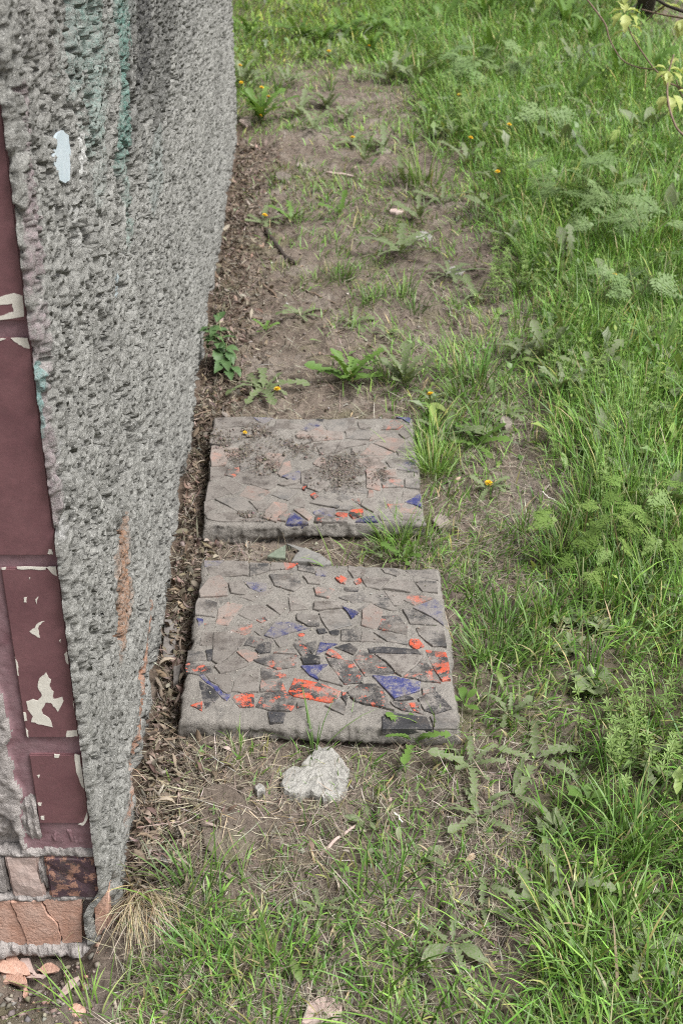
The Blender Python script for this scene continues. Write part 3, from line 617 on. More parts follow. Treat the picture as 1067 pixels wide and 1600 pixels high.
def in_slab(x, y, grow=.012):
    r = np.zeros(np.shape(x), bool)
    for q in SLABS:
        ok = np.ones(np.shape(x), bool)
        for i in range(4):
            a, b = q[i], q[(i+1) % 4]; e = (b-a); L = math.hypot(e.x, e.y)
            ok &= ((x-a.x)*e.y - (y-a.y)*e.x)/L > -grow
        r |= ok
    return r
# ------------------------------------------------------------------ grass and litter (masses)
def blades(bx, by, bz, L, wd, phi, th0, curl, colr, S_=4, tipw=.0, twist=None, floor=True):
    n = len(bx); t = np.linspace(0, 1, S_+1)
    d = np.stack([np.cos(phi), np.sin(phi)], -1); tw = phi + math.pi/2 + (twist if twist is not None else RNG.uniform(-.9, .9, n))
    pos = np.zeros((n, S_+1, 3)); p = np.stack([bx, by, bz], -1); pos[:, 0] = p
    for k in range(1, S_+1):
        th = th0 + curl*(t[k]-.5/S_)
        st_ = L/S_
        p = p + np.stack([np.sin(th)*d[:, 0]*st_, np.sin(th)*d[:, 1]*st_, np.cos(th)*st_], -1)
        if floor: p[:, 2] = np.maximum(p[:, 2], gh(p[:, 0], p[:, 1])+.003+.004*RNG.random(n))
        pos[:, k] = p
    wv = np.stack([np.cos(tw), np.sin(tw), np.zeros(n)], -1)[:, None, :]
    prof = np.where(t < .25, .7+1.2*t, 1-((t-.25)/.75)**1.8*(1-tipw))
    hw = (wd[:, None]*prof[None, :]*.5)[..., None]
    A = pos[:, :S_]-wv*hw[:, :S_]; B = pos[:, :S_]+wv*hw[:, :S_]
    V = np.concatenate([A, B, pos[:, S_:]], 1); m = 2*S_+1
    fs_ = []
    for k in range(S_-1): fs_ += [(k, S_+k, S_+k+1), (k, S_+k+1, k+1)]
    fs_.append((S_-1, 2*S_-1, 2*S_))
    Fa = (np.arange(n)[:, None, None]*m + np.array(fs_)[None]).reshape(-1, 3)
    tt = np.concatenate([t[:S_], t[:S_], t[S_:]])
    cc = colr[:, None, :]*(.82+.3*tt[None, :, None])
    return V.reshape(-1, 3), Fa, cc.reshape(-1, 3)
def pal(n, cols, p, jit=.24):
    c = np.array(cols)[RNG.choice(len(cols), n, p=np.array(p)/np.sum(p))]
    return c*(1+RNG.normal(0, jit, (n, 1)))*(1+RNG.normal(0, .06, (n, 3)))
GREENS = [(.078, .158, .026), (.122, .236, .042), (.185, .315, .066), (.165, .25, .095), (.28, .29, .09), (.38, .33, .17)]
def scatter(n, y0, y1, seed):
    """points on the ground seen in the frame (with a margin), more of them near"""
    r = np.random.default_rng(seed); y = y0*(y1/y0)**r.random(n) if y0 > 0 else r.uniform(y0, y1, n)
    halfw = .30*(y*CP+CH*SP)*1.35+.15
    x = r.uniform(-1, 1, n)*halfw; return x, y, halfw
def clear(x, y):
    return ~in_slab(x, y) & ~((x < wallx(y)+.012) & (y > WY0-.02) & (y < WY1+.03)) & ~((x < -.33) & (y < WY0+.03) & (x > -.75) & (y > 1.10))
parts = []
def emit(x, y, dsc, style):
    n = len(x)
    if n == 0: return
    r = RNG; z = gh(x, y)-.004
    lush = sst(4, 9, dsc); near = sst(2.6, 1.7, y)
    L = (.035 + .085*lush*r.random(n) + .05*r.random(n)*(.4+.6*lush) + .02*near*r.random(n))*np.where(r.random(n) < .07, 1.5, 1)
    short = sst(8.0, 7.2, project(x, y, 0)[1]/55)*0
    px, py = project(x, y, 0.0)
    lawn = sst(130, 90, py)*sst(640, 540, px); L = L*(1-.45*lawn)*(1-.45*near)
    wd = (.0016 + .0022*r.random(n) + .0016*near*r.random(n))*(1+.10*np.maximum(y-3, 0))
    flow = fbm(x*1.6, y*1.6, 301, 2)*4*math.pi
    phi = flow + r.normal(0, .9, n); 
    phi = np.where(r.random(n) < .35, r.uniform(0, 2*math.pi, n), phi)
    th0 = np.abs(r.normal(.22, .25, n)) + .45*(1-lush)*r.random(n) + .30*near*r.random(n); curl = np.abs(r.normal(.75, .5, n)) + .5*near*r.random(n)
    patch = fbm(x*3, y*3, 303, 3); c = pal(n, GREENS, [3, 4, 3, 2.2, .7, .35])
    c = c*(.87+.5*patch[:, None])*(1+.20*sst(2.0, 3.2, y))[:, None]*(1+.35*lawn[:, None]*np.array([1.7, 1.25, .6]))
    dry = r.random(n) < (.10+.10*near)*(1-.6*lush); c = np.where(dry[:, None], pal(n, [(.34, .29, .17), (.26, .24, .12)], [1, 1]), c)
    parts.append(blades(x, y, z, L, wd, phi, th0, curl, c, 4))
for (y0, y1, n, sd_) in ((1.0, 2.0, 26000, 1), (2.0, 3.4, 52000, 2), (3.4, 5.5, 84000, 3), (5.5, 9.6, 96000, 4)):
    x, y, hw = scatter(n, y0, y1, sd_)
    dsc = dens(x, y) + (fbm(x*5.5, y*5.5, 305, 4)-.5)*11.0*sst(9.4, 5, dens(x, y)) + 1.9*sst(.54, .68, fbm(x*2.7, y*2.7, 309, 3))*(y > 2.3)*(x > wallx(y)+.25)
    keep = (RNG.random(n) < np.clip(dsc/9, 0, 1)**np.where(y > 2.2, 1.1, 1.35)) & clear(x, y)
    keep &= (dens(x, y) > .6) & (RNG.random(n) < np.where(y < 2.0, .75, np.where(y < 2.6, .85, 1.0)))
    emit(x[keep], y[keep], dens(x, y)[keep], 0)
# a low fine sward between the longer blades
for (y0, y1, n, sd_) in ((1.0, 2.4, 46000, 6), (2.4, 4.5, 50000, 7)):
    x, y, _ = scatter(n, y0, y1, sd_); d = dens(x, y); f = fbm(x*8, y*8, 311, 3)
    k = clear(x, y) & (d > 1.5) & (RNG.random(n) < np.clip(d/10, 0, 1)*sst(.30, .55, f)); x, y = x[k], y[k]; m = len(x)
    parts.append(blades(x, y, gh(x, y)-.003, .014+.034*RNG.random(m), .0011+.0013*RNG.random(m), RNG.uniform(0, 6.28, m), np.abs(RNG.normal(.5, .4, m)), RNG.normal(.8, .6, m), pal(m, [(.12, .225, .045), (.16, .28, .065), (.19, .25, .10), (.27, .26, .12)], [3, 3, 2, 1.2]), 3))
# tufty clumps in the mass: many blades from one root
def clump_pts(n, y0, y1, seed, per, rad):
    x, y, _ = scatter(n, y0, y1, seed); d = dens(x, y)
    k = (RNG.random(n) < np.clip(d/9, 0, 1)) & (d > 1.2); x, y, d = x[k], y[k], d[k]
    m = np.repeat(np.arange(len(x)), per)
    xx = x[m]+RNG.normal(0, rad, len(m)); yy = y[m]+RNG.normal(0, rad, len(m)); ok = clear(xx, yy)
    return xx[ok], yy[ok], d[m][ok], x[m][ok], y[m][ok]
for (y0, y1, n, sd_, per) in ((1.0, 2.1, 150, 11, 16), (2.1, 4, 500, 12, 22), (4, 9, 900, 13, 22)):
    xx, yy, d, cx_, cy_ = clump_pts(n, y0, y1, sd_, per, .012)
    m = len(xx); out = np.arctan2(yy-cy_, xx-cx_)+RNG.normal(0, .5, m)
    L = .05+.11*RNG.random(m); c = pal(m, GREENS, [3, 4, 3, 3, .8, .4])
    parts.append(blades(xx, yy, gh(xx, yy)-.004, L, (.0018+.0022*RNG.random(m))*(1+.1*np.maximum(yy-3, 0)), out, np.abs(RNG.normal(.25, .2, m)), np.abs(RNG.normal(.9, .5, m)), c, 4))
def join(name, parts, mat, kind='stuff'):
    off = 0; V = []; Fc = []; Cc = []
    for v, f, c in parts: V.append(v); Fc.append(f+off); Cc.append(c); off += len(v)
    o = link(name, mesh_np(name, np.concatenate(V), np.concatenate(Fc), np.concatenate(Cc)), mat); o['kind'] = kind; return o
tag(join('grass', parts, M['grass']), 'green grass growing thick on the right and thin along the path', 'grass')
# dry straw lying on the soil
parts = []
STR = [(.31, .27, .205), (.40, .355, .275), (.23, .19, .145), (.16, .13, .10), (.50, .465, .39)]
for (y0, y1, n, sd_) in ((1.0, 2.2, 90000, 21), (2.2, 4, 70000, 22), (4, 7, 30000, 23)):
    x, y, _ = scatter(n, y0, y1, sd_); d = dens(x, y); dwl = x-wallx(y)
    px, py = project(x, y, 0.0)
    want = .14 + .34*sst(2.0, 2.6, y) + .55*np.exp(-((d-3)/2.6)**2)*sst(4.5, 2.0, y) + .9*np.exp(-(((px-260)/110)**2+((py-1215)/75)**2)) + .5*np.exp(-(dwl/.10)**2) + .25*sst(1150, 1250, py)
    want = want*(1-.55*sst(2.5, 5, d)*(y < 2.3))*(1-.9*np.exp(-(((px-355)/42)**2+((py-1285)/62)**2)**2))
    k = (RNG.random(n) < np.clip(want*(.4+1.2*fbm(x*7, y*7, 331, 3)), 0, 1)) & clear(x, y) & (RNG.random(n) > .75*sst(7, 9, d)); x, y = x[k], y[k]; m = len(x)
    L = .010+.075*RNG.random(m)**2.4; c = pal(m, STR, [3, 2.5, 3, 3, .7], .2)
    parts.append(blades(x, y, gh(x, y)+.003+.006*RNG.random(m), L, (.0006+.0013*RNG.random(m)**3)*(1+.12*np.maximum(y-2.2, 0)), RNG.uniform(0, 6.28, m), RNG.normal(1.45, .13, m), RNG.normal(0, .35, m), c, 3, .6))
tag(join('dry_grass', parts, M['straw']), 'pale dry straw strewn over the bare soil', 'straw')
# curled dead leaves heaped along the foot of the wall
def leafbits(x, y, size, colr, lift):
    n = len(x); S_ = 4; t = np.linspace(0, 1, S_+1)
    ph = RNG.uniform(0, 6.28, n); asp = RNG.uniform(.10, .5, n); curl = RNG.uniform(-2.6, 2.6, n); cross = RNG.uniform(-1.5, 1.5, n); roll = RNG.normal(0, .7, n); pit = RNG.normal(0, .45, n)
    P_ = np.zeros((n, S_+1, 3, 3)); a = np.zeros(n); px_ = np.zeros(n); pz = np.zeros(n)
    for k in range(S_+1):
        if k: a = curl*(t[k]-.5); px_ = px_+np.cos(a)/S_; pz = pz+np.sin(a)/S_
        wv = np.sin(math.pi*min(max(t[k]*.92+.05, 0), 1))*asp*.5
        for q, s in enumerate((-1, 0, 1)):
            P_[:, k, q, 0] = px_; P_[:, k, q, 1] = s*wv*np.cos(cross); P_[:, k, q, 2] = pz+abs(s)*wv*np.sin(cross)
    P_[..., 0] -= .5; P_ *= size[:, None, None, None]
    def rot(P_, ang, i, j):
        c, s = np.cos(ang)[:, None, None], np.sin(ang)[:, None, None]; u, v = P_[..., i].copy(), P_[..., j].copy(); P_[..., i] = u*c-v*s; P_[..., j] = u*s+v*c
    rot(P_, roll, 1, 2); rot(P_, pit, 0, 2); rot(P_, ph, 0, 1)
    P_[..., 2] -= P_[..., 2].min((1, 2))[:, None, None]; 
    P_[..., 0] += x[:, None, None]; P_[..., 1] += y[:, None, None]; P_[..., 2] += (gh(x, y)+lift)[:, None, None]
    f = []
    for k in range(S_):
        for q in range(2): i = k*3+q; f += [(i, i+3, i+4), (i, i+4, i+1)]
    m = (S_+1)*3
    return P_.reshape(-1, 3), (np.arange(n)[:, None, None]*m+np.array(f)[None]).reshape(-1, 3), np.repeat(colr, m, 0)
BRN = [(.15, .115, .088), (.20, .155, .12), (.26, .21, .165), (.10, .074, .056), (.32, .27, .22)]
n = 15000; r = np.random.default_rng(31)
y = 1.44*(5.6/1.44)**r.random(n); dwl = np.abs(r.normal(0, .062, n))*(1+.15*(y-1.4)); x = wallx(y)+.012+dwl
k = clear(x, y) & ~in_slab(x, y, .0) & (x < .02); x, y = x[k], y[k]; m = len(x)
parts = [leafbits(x, y, (.005+.026*r.random(m)**2.6)*(1+.04*y), pal(m, BRN, [3, 3, 2, 3, 1], .16), .001+.016*r.random(m)*np.exp(-(x-wallx(y))/.06))]
n = 9000; x, y, _ = scatter(n, 1.05, 6.2, 33); k = clear(x, y) & (dens(x, y) < 6); x, y = x[k], y[k]; m = len(x)
parts.append(leafbits(x, y, (.005+.020*r.random(m)**3)*(1+.1*np.maximum(y-2, 0)), pal(m, BRN+[(.42, .33, .22)], [2, 3, 3, 2, 2, 1], .15), .001+.003*r.random(m)))
tag(join('dead_leaves', parts, M['litter']), 'curled brown dead leaves drifted along the foot of the wall', 'dead leaves')
# a mass of broad leaves woven into the turf
def broad(x, y, L, asp, colr, lift):
    n = len(x); prof = np.array([.12, .5, .85, 1.0, .75, .05]); K = len(prof); ph = RNG.uniform(0, 6.28, n); th = RNG.normal(.9, .35, n); cu = RNG.normal(.9, .5, n); saw = RNG.random(n) < .55
    P_ = np.zeros((n, K, 3, 3)); r_ = np.zeros(n); z = np.zeros(n)
    for k in range(K):
        a = th+cu*(k/(K-1)-.3)
        if k: r_ = r_+np.sin(a)*L/(K-1); z = z+np.cos(a)*L/(K-1)
        wv = prof[k]*asp*L*.5*np.where(saw, 1.25 if k % 2 else .6, 1.0)
        for q, sg in enumerate((-1, 0, 1)):
            P_[:, k, q, 0] = x+np.cos(ph)*r_-np.sin(ph)*sg*wv; P_[:, k, q, 1] = y+np.sin(ph)*r_+np.cos(ph)*sg*wv; P_[:, k, q, 2] = z+abs(sg)*wv*.3
    P_[..., 2] += (gh(x, y)+lift)[:, None, None]; P_[..., 2] = np.maximum(P_[..., 2], (gh(x, y)+.006)[:, None, None])
    f = []
    for k in range(K-1):
        for q in range(2): i = k*3+q; f += [(i, i+3, i+4, i+1)]
    return P_.reshape(-1, 3), (np.arange(n)[:, None, None]*K*3+np.array(f)[None]).reshape(-1, 4), np.repeat(colr, K*3, 0)
parts = []
for (y0, y1, n, sd_) in ((1.3, 2.4, 150, 61), (2.4, 4.5, 2600, 62), (4.5, 9.6, 7000, 63)):
    x, y, _ = scatter(n, y0, y1, sd_); d = dens(x, y); f = fbm(x*1.9, y*1.9, 361, 3)
    k = clear(x, y) & (RNG.random(n) < np.clip((f-.38)*4, .06, 1)*np.clip(d/7, .04, 1)); x, y, d = x[k], y[k], d[k]; m = len(x)
    parts.append(broad(x, y, (.030+.050*RNG.random(m))*(.55+.45*sst(2, 7, d))*(1-.35*sst(2.6, 2.0, y))*(1+.04*y), .22+.22*RNG.random(m), pal(m, [(.13, .20, .06), (.17, .235, .09), (.22, .30, .09), (.20, .235, .14)], [3, 3, 1.5, 3], .15), .05*RNG.random(m)*sst(4, 8, d)))
tag(join('weed_leaves', parts, M['grass']), 'broad weed leaves woven through the lush grass', 'weeds')
# the larger curled leaves, one by one
BIG = []
for k in range(5):
    v, f, c = leafbits(np.array([0.]), np.array([0.]), np.array([1.0]), np.array([[.2, .16, .12]]), 0); v = v-np.array([0, 0, v[:, 2].min()]); BIG.append(mesh_np('dead_leaf', v, f, np.tile(np.array([[(.26, .205, .155), (.20, .155, .115), (.32, .265, .21), (.23, .17, .12), (.36, .30, .235)][k]]), (len(v), 1))))
    BIG[-1].materials.append(M['litter'])
rr = random.Random(77)
for k in range(70):
    y = 1.5*(3.6/1.5)**(rr.random()**1.3); x = wallx(y)+.02+abs(rr.gauss(0, .045))
    if in_slab(np.array(x), np.array(y), .01): continue
    o = bpy.data.objects.new('dead_leaf', BIG[k % 5]); C.objects.link(o); o.location = (x, y, float(gh(x, y))+.006+.008*rr.random()); o.scale = (rr.uniform(.022, .042),)*3; o.rotation_euler = (rr.gauss(0, .3), rr.gauss(0, .3), rr.uniform(0, 6.28))
    tag(o, 'curled brown dead leaf lying in the leaf drift at the foot of the wall', 'dead leaf', 'larger dead leaves along the wall')
# small crumbs of soil and grit
OCT = np.array([(1, 0, 0), (-1, 0, 0), (0, 1, 0), (0, -1, 0), (0, 0, 1), (0, 0, -1)], float)
OF = np.array([(0, 2, 4), (2, 1, 4), (1, 3, 4), (3, 0, 4), (2, 0, 5), (1, 2, 5), (3, 1, 5), (0, 3, 5)])
def crumbs(x, y, z, size, colr):
    n = len(x); P_ = OCT[None]*(1+RNG.normal(0, .28, (n, 6, 3)))+RNG.normal(0, .18, (n, 6, 3)); a = RNG.uniform(0, 6.28, n); c, s = np.cos(a)[:, None], np.sin(a)[:, None]
    X, Y = P_[..., 0]*c-P_[..., 1]*s, P_[..., 0]*s+P_[..., 1]*c
    P_ = np.stack([X, Y, P_[..., 2]*.65], -1)*size[:, None, None]+np.stack([x, y, z], -1)[:, None, :]
    return P_.reshape(-1, 3), (np.arange(n)[:, None, None]*6+OF[None]).reshape(-1, 3), np.repeat(colr, 6, 0)
n = 60000; x, y, _ = scatter(n, 1.0, 6.5, 41); k = clear(x, y) & (RNG.random(n) > dens(x, y)/8); x, y = x[k], y[k]; m = len(x); sz = (.0010+.0050*RNG.random(m)**5)*(1+.1*np.maximum(y-2, 0))
parts = [crumbs(x, y, gh(x, y)+sz*.3, sz, pal(m, [(.20, .165, .135), (.27, .235, .20), (.13, .10, .082), (.36, .34, .31)], [4, 3, 3, .4], .12))]
tag(join('dirt_crumbs', parts, M['litter']), 'loose crumbs of soil and grit on the bare path', 'soil')
# soil clods lying on the farther slab
parts = []
for ox, oy, sc, (a, b, c, d), n in ((310, 640, 5.928, (470, 650, 150, 270), 240), (310, 640, 5.928, (110, 300, 200, 330), 120), (310, 640, 5.928, (280, 500, 300, 500), 300), (310, 640, 5.928, (540, 710, 460, 600), 240),
                             (310, 640, 5.928, (750, 1060, 280, 420), 280), (480, 640, 5.616, (120, 520, 450, 680), 560), (480, 640, 5.616, (190, 400, 400, 540), 160), (310, 640, 5.928, (400, 620, 950, 1030), 120), (480, 640, 5.616, (610, 700, 540, 620), 80), (310, 640, 5.928, (120, 1000, 100, 500), 160)):
    n *= 7; u = RNG.normal(0, .36, (n, 2)); u = u[(np.abs(u) < .85).all(1) & (fbm(u[:, 0]*5+9, u[:, 1]*5+a, 17, 3) > .44)]
    P_ = np.array([at(ox+((a+b)/2+i*(b-a))/sc, oy+((c+d)/2+j*(d-c))/sc, ZT) for i, j in u]); m = len(P_); sz = .0004+.0019*RNG.random(m)**2.5+.0045*(RNG.random(m) < .02)*RNG.random(m)
    parts.append(crumbs(P_[:, 0], P_[:, 1], P_[:, 2]+.0045+sz*.4, sz, pal(m, [(.17, .14, .115), (.22, .185, .158), (.12, .098, .08)], [2, 2, 1], .1)))
# dust and grit on the nearer slab
n = 900; q = SLABS[0]; u = RNG.random((n, 2)); P_ = np.array([(q[0]*(1-i)+q[1]*i)*(1-j)+(q[3]*(1-i)+q[2]*i)*j for i, j in u*.94+.03]); sz = .0006+.0016*RNG.random(n)**3
parts.append(crumbs(P_[:, 0], P_[:, 1], P_[:, 2]+.004, sz, pal(n, [(.22, .19, .16), (.30, .27, .24), (.48, .46, .43)], [3, 3, .5], .1)))
o = join('soil_crumbs', parts, M['litter']); tag(o, 'dark crumbly soil scattered on top of the two slabs', 'soil', kind='stuff')
# tiny ground weeds among the grass
def miniweeds(x, y, lift, size, colr):
    n = len(x); ph = RNG.uniform(0, 6.28, n); tl = RNG.normal(.35, .35, n); c, s = np.cos(ph), np.sin(ph)
    L2 = np.array([(0, 0, 0), (.45, .26, .05), (1, 0, -.06), (.45, -.26, .05), (.5, 0, 0)]); P_ = np.zeros((n, 5, 3))
    for i, (a, b, e) in enumerate(L2):
        X = a*np.cos(tl); Zc = a*np.sin(tl)+e; P_[:, i, 0] = (X*c-b*s)*size; P_[:, i, 1] = (X*s+b*c)*size; P_[:, i, 2] = Zc*size
    P_ += np.stack([x, y, gh(x, y)+lift], -1)[:, None, :]
    f = np.array([(0, 4, 1), (1, 4, 2), (2, 4, 3), (3, 4, 0)])
    return P_.reshape(-1, 3), (np.arange(n)[:, None, None]*5+f[None]).reshape(-1, 3), np.repeat(colr, 5, 0)
parts = []
for (y0, y1, n, sd_) in ((1.2, 3, 4200, 51), (3, 5.5, 44000, 52), (5.5, 9.6, 66000, 53)):
    x, y, _ = scatter(n, y0, y1, sd_); f = fbm(x*2.6, y*2.6, 351, 3); d = dens(x, y)
    k = clear(x, y) & (RNG.random(n) < np.clip((f-.36)*3.2, .04, 1)*np.clip(d/8, 0, 1)+.25*sst(.52, .7, f)*(d > .8)*(y > 2)); x, y = x[k], y[k]; m = len(x)
    parts.append(miniweeds(x, y, (.004+.09*RNG.random(m)*sst(3, 8, d[k])), (.006+.015*RNG.random(m)**1.8)*(.45+.55*sst(1, 5, d[k]))*(1-.35*sst(2.4, 1.8, y))*(1+.07*np.maximum(y-3, 0)), pal(m, [(.12, .20, .04), (.18, .27, .06), (.26, .34, .09), (.16, .21, .10)], [3, 3, 2, 2])))
tag(join('ground_weeds', parts, M['grass']), 'small leafy weeds mixed through the lush grass', 'weeds')

# ------------------------------------------------------------------ leaf, stem and plant builders
def leaf_me(name, prof, L, arch=.6, fold=.25, off=None, twist=0.0, thick=0, wave=0.0, seed=0):
    """leaf along +Y from the origin: prof = half widths (in L) per station; off = how far each edge point is set back"""
    rr = random.Random(seed); n = len(prof); V = []; Fs = []; y = z = 0.0
    for k in range(n):
        t = k/(n-1); a = .55*arch - arch*1.35*t
        if k: y += math.cos(a)*L/(n-1); z += math.sin(a)*L/(n-1)
        w_ = prof[k]*L; o = (off[k] if off else 0)*L/(n-1); tw = twist*t
        up = fold*w_*(1 + wave*rr.uniform(-1, 1)); sa = 1+rr.uniform(-.12, .12); sb = 1+rr.uniform(-.12, .12)
        V += [(-w_*sa*math.cos(tw), y-o, z+up-w_*math.sin(tw)), (0, y, z), (w_*sb*math.cos(tw), y-o, z+up+w_*math.sin(tw))]
        if k: i = 3*(k-1); Fs += [(i, i+1, i+4, i+3), (i+1, i+2, i+5, i+4)]
    me = pyd(name, V, Fs); me.polygons.foreach_set('use_smooth', np.ones(len(me.polygons), bool)); return me
def dand_prof(n_lobes, wmax, seed, deep=.35):
    rr = random.Random(seed); pr = [.018, .02]; of = [0, 0]
    for k in range(n_lobes):
        t = (k+1)/(n_lobes+1); e = wmax*(.35+.65*math.sin(math.pi*min(1, t*.85+.1)))*(1+rr.uniform(-.15, .15))
        pr += [e*deep, e, e*.62]; of += [-.2, .75+rr.uniform(-.2, .3), 0]
    pr += [wmax*.95, wmax*.62, .003]; of += [.6, 0, 0]
    return pr, of
DL = []
for k, (nl, wm, ar, tw) in enumerate([(4, .13, .5, .1), (5, .12, .9, -.2), (3, .15, .3, .2), (5, .11, 1.2, .0), (4, .14, .7, -.3)]):
    p_, o_ = dand_prof(nl, wm, k); DL.append(leaf_me('leaf', p_, 1.0, ar, .22, o_, tw, wave=.6, seed=k))
OV = [leaf_me('leaf', [.015, .03, .09, .14, .165, .15, .10, .005], 1.0, ar, .22, None, tw, wave=.3, seed=20+k) for k, (ar, tw) in enumerate([(.6, .1), (1.1, -.2), (.3, .3)])]
LN = [leaf_me('leaf', [.02, .035, .055, .068, .072, .062, .04, .003], 1.0, ar, .3, None, tw, wave=.3, seed=30+k) for k, (ar, tw) in enumerate([(.7, .2), (1.4, -.2), (.4, .3)])]
def lob_me(seed):                                    # buttercup-like lobed leaf, flat fan with 5 toothed lobes
    V = [(0, 0, 0)]; Fs = []; n = 26
    for k in range(n+1):
        a = math.radians(-125 + 250*k/n); r_ = .62+.38*abs(math.cos(2.5*a)) + (.06 if k % 2 else -.06)
        V.append((math.sin(a)*r_*.6, .15+math.cos(a)*r_*.6, .10*math.sin(a*5+seed)))
        if k: Fs.append((0, k+1, k))
    return pyd('leaf', V, Fs)
LB = [lob_me(0), lob_me(2)]
def serr(n, w_, seed):
    pr = [.01, .03]; of = [0, 0]
    for k in range(n):
        t = (k+.5)/n; e = w_*math.sin(math.pi*(t**.72*.9+.06)); pr += [e, e*.74]; of += [-.35, .2]
    return pr+[.002], of+[0]
for_ = serr(7, .30, 1); NL = [leaf_me('leaf', for_[0], 1.0, .5+.4*k, .25, for_[1], .1*k, wave=.4, seed=40+k) for k in range(2)]
def maple_me(seed):
    pr = [.01, .06, .16, .24, .30, .22, .27, .17, .12, .13, .05, .002]; of = [0, 0, 0, -.2, -.5, .2, -.6, .1, 0, -.4, 0, 0]
    return leaf_me('leaf', pr, 1.0, .9, .35, of, .2*seed, wave=.5, seed=60+seed)
MP = [maple_me(0), maple_me(1)]
def tube(pts, r0, r1, ns=6):
    V = []; Fs = []; n = len(pts); P_ = [Vector(p) for p in pts]
    for k, p in enumerate(P_):
        d = (P_[min(k+1, n-1)]-P_[max(k-1, 0)]).normalized(); u = d.cross(Vector((.31, .17, .93))).normalized(); v = d.cross(u); r_ = r0+(r1-r0)*k/(n-1)
        for q in range(ns): a = 2*math.pi*q/ns; V.append(p+u*math.cos(a)*r_+v*math.sin(a)*r_)
    for k in range(n-1):
        for q in range(ns): q2 = (q+1) % ns; Fs.append((k*ns+q, k*ns+q2, (k+1)*ns+q2, (k+1)*ns+q))
    Fs += [tuple(range(ns))[::-1], tuple((n-1)*ns+q for q in range(ns))]
    return V, Fs
def tubeo(name, pts, r0, r1, mat, parent=None, ns=6):
    V, Fs = tube(pts, r0, r1, ns); me = pyd(name, V, Fs); return link(name, me, mat, parent, True)
_made = {}
def inst(name, me, mat, parent, loc=(0, 0, 0), rot=(0, 0, 0), sc=1.0):
    """a child that shares its mesh with its like"""
    key = (me.name, mat.name)
    if key not in _made:
        m2 = me.copy(); m2.materials.clear(); m2.materials.append(mat); _made[key] = m2
    o = bpy.data.objects.new(name, _made[key]); C.objects.link(o); o.parent = parent
    o.location = loc; o.rotation_euler = rot; o.scale = (sc,)*3 if not isinstance(sc, tuple) else sc
    return o
def ground_pt(px, py):
    p = at(px, py, 0)
    for _ in range(3): p = at(px, py, float(gh(p.x, p.y)))
    return p
def head_me():
    V = []; Fs = []; rr = random.Random(3)
    for ring, (cnt, rad, el) in enumerate([(16, 1.0, .10), (13, .75, .35), (9, .45, .55)]):
        for k in range(cnt):
            a = 2*math.pi*k/cnt+ring*.3+rr.uniform(-.1, .1); c_, s_ = math.cos(a), math.sin(a); i = len(V); wv = .16
            V += [(c_*.12, s_*.12, .05), (c_*rad*.6-s_*wv, s_*rad*.6+c_*wv, el*.6+.1), (c_*rad, s_*rad, el+.1), (c_*rad*.6+s_*wv, s_*rad*.6-c_*wv, el*.6+.1)]
            Fs.append((i, i+1, i+2, i+3))
    return pyd('flower_head', V, Fs)
HEAD = head_me()
cv, cf = tube([(0, 0, -.5), (0, 0, -.2), (0, 0, .12)], .22, .38, 8); CALYX = pyd('calyx', cv, cf)
def flower(root, loc, h, lean, size, rr):
    p0 = Vector(loc); d = Vector((math.cos(lean[0])*lean[1], math.sin(lean[0])*lean[1], 1)).normalized()
    pts = [p0 + Vector((d.x*h*t*t, d.y*h*t*t, h*t)) for t in (0, .35, .7, 1)]
    st_ = tubeo('flower_stem', pts, .0019, .0015, M['stem'], root, 6)
    hd = inst('flower_head', HEAD, M['yellow'], st_, pts[-1], (rr.uniform(-.4, .1), rr.uniform(-.3, .3), rr.uniform(0, 6)), size)
    inst('calyx', CALYX, M['stem'], st_, pts[-1], (0, 0, 0), size)
def rosette(px, py, size, nleaf, label, pool=None, mat='dand', pitch=(.05, .5), spread=(0, 2*math.pi), name='dandelion', cat='dandelion', flowers=(), group=None, widen=1.0):
    p = ground_pt(px, py); rr = random.Random(int(px*31+py*7)); pool = pool or DL
    root = empty(name, p, label, cat, group, rr.uniform(0, .01))
    for k in range(nleaf):
        a = spread[0] + (spread[1]-spread[0])*(k+rr.uniform(-.3, .3))/nleaf
        L = size*rr.uniform(.6, 1.1); pt = rr.uniform(*pitch)
        lift = .004 + .012*rr.random()
        inst('leaf', pool[rr.randrange(len(pool))], M[mat], root, (math.sin(a)*-.004, math.cos(a)*.004, lift), (pt, rr.uniform(-.25, .25), a), (L*widen*rr.uniform(.85, 1.15), L, L))
    for fx, fy, h in flowers:
        q = at(fx, fy, p.z+h); q0 = Vector((q.x-p.x, q.y-p.y, 0)); dist = math.hypot(q0.x, q0.y)
        flower(root, (q0.x*.3, q0.y*.3, 0), h, (math.atan2(q0.y, q0.x), .7*dist/max(h, .01)), .0105 if fy > 500 else .0115, rr)
    return root
D = rosette
D(545, 598, .135, 13, 'large dandelion with long upright leaves behind the middle of the farther slab', pitch=(.35, 1.0), mat='dandgreen')
D(632, 604, .125, 12, 'tall pale dandelion clump behind the right half of the farther slab', pitch=(.5, 1.15))
D(412, 615, .125, 9, 'flat jagged dandelion by the wall with a yellow flower, behind the farther slab', pitch=(.05, .35), flowers=[(447, 615, .035)])
D(470, 497, .085, 7, 'small grey dandelion flat on bare soil, straight beyond the nettle')
D(415, 520, .055, 6, 'tiny bright green dandelion sprout just right of the nettle', mat='dandgreen', pitch=(.3, .8))
D(625, 398, .15, 9, 'wide dusty dandelion with splayed leaves in the middle of the dirt path', pitch=(.05, .7))
D(700, 436, .13, 8, 'flattened dusty dandelion beside the pale stone at the path edge', pitch=(.0, .3))
D(412, 352, .11, 6, 'dandelion with one yellow bud at the thick end of the brown stick', pitch=(.1, .5), flowers=[(414, 337, .05)])
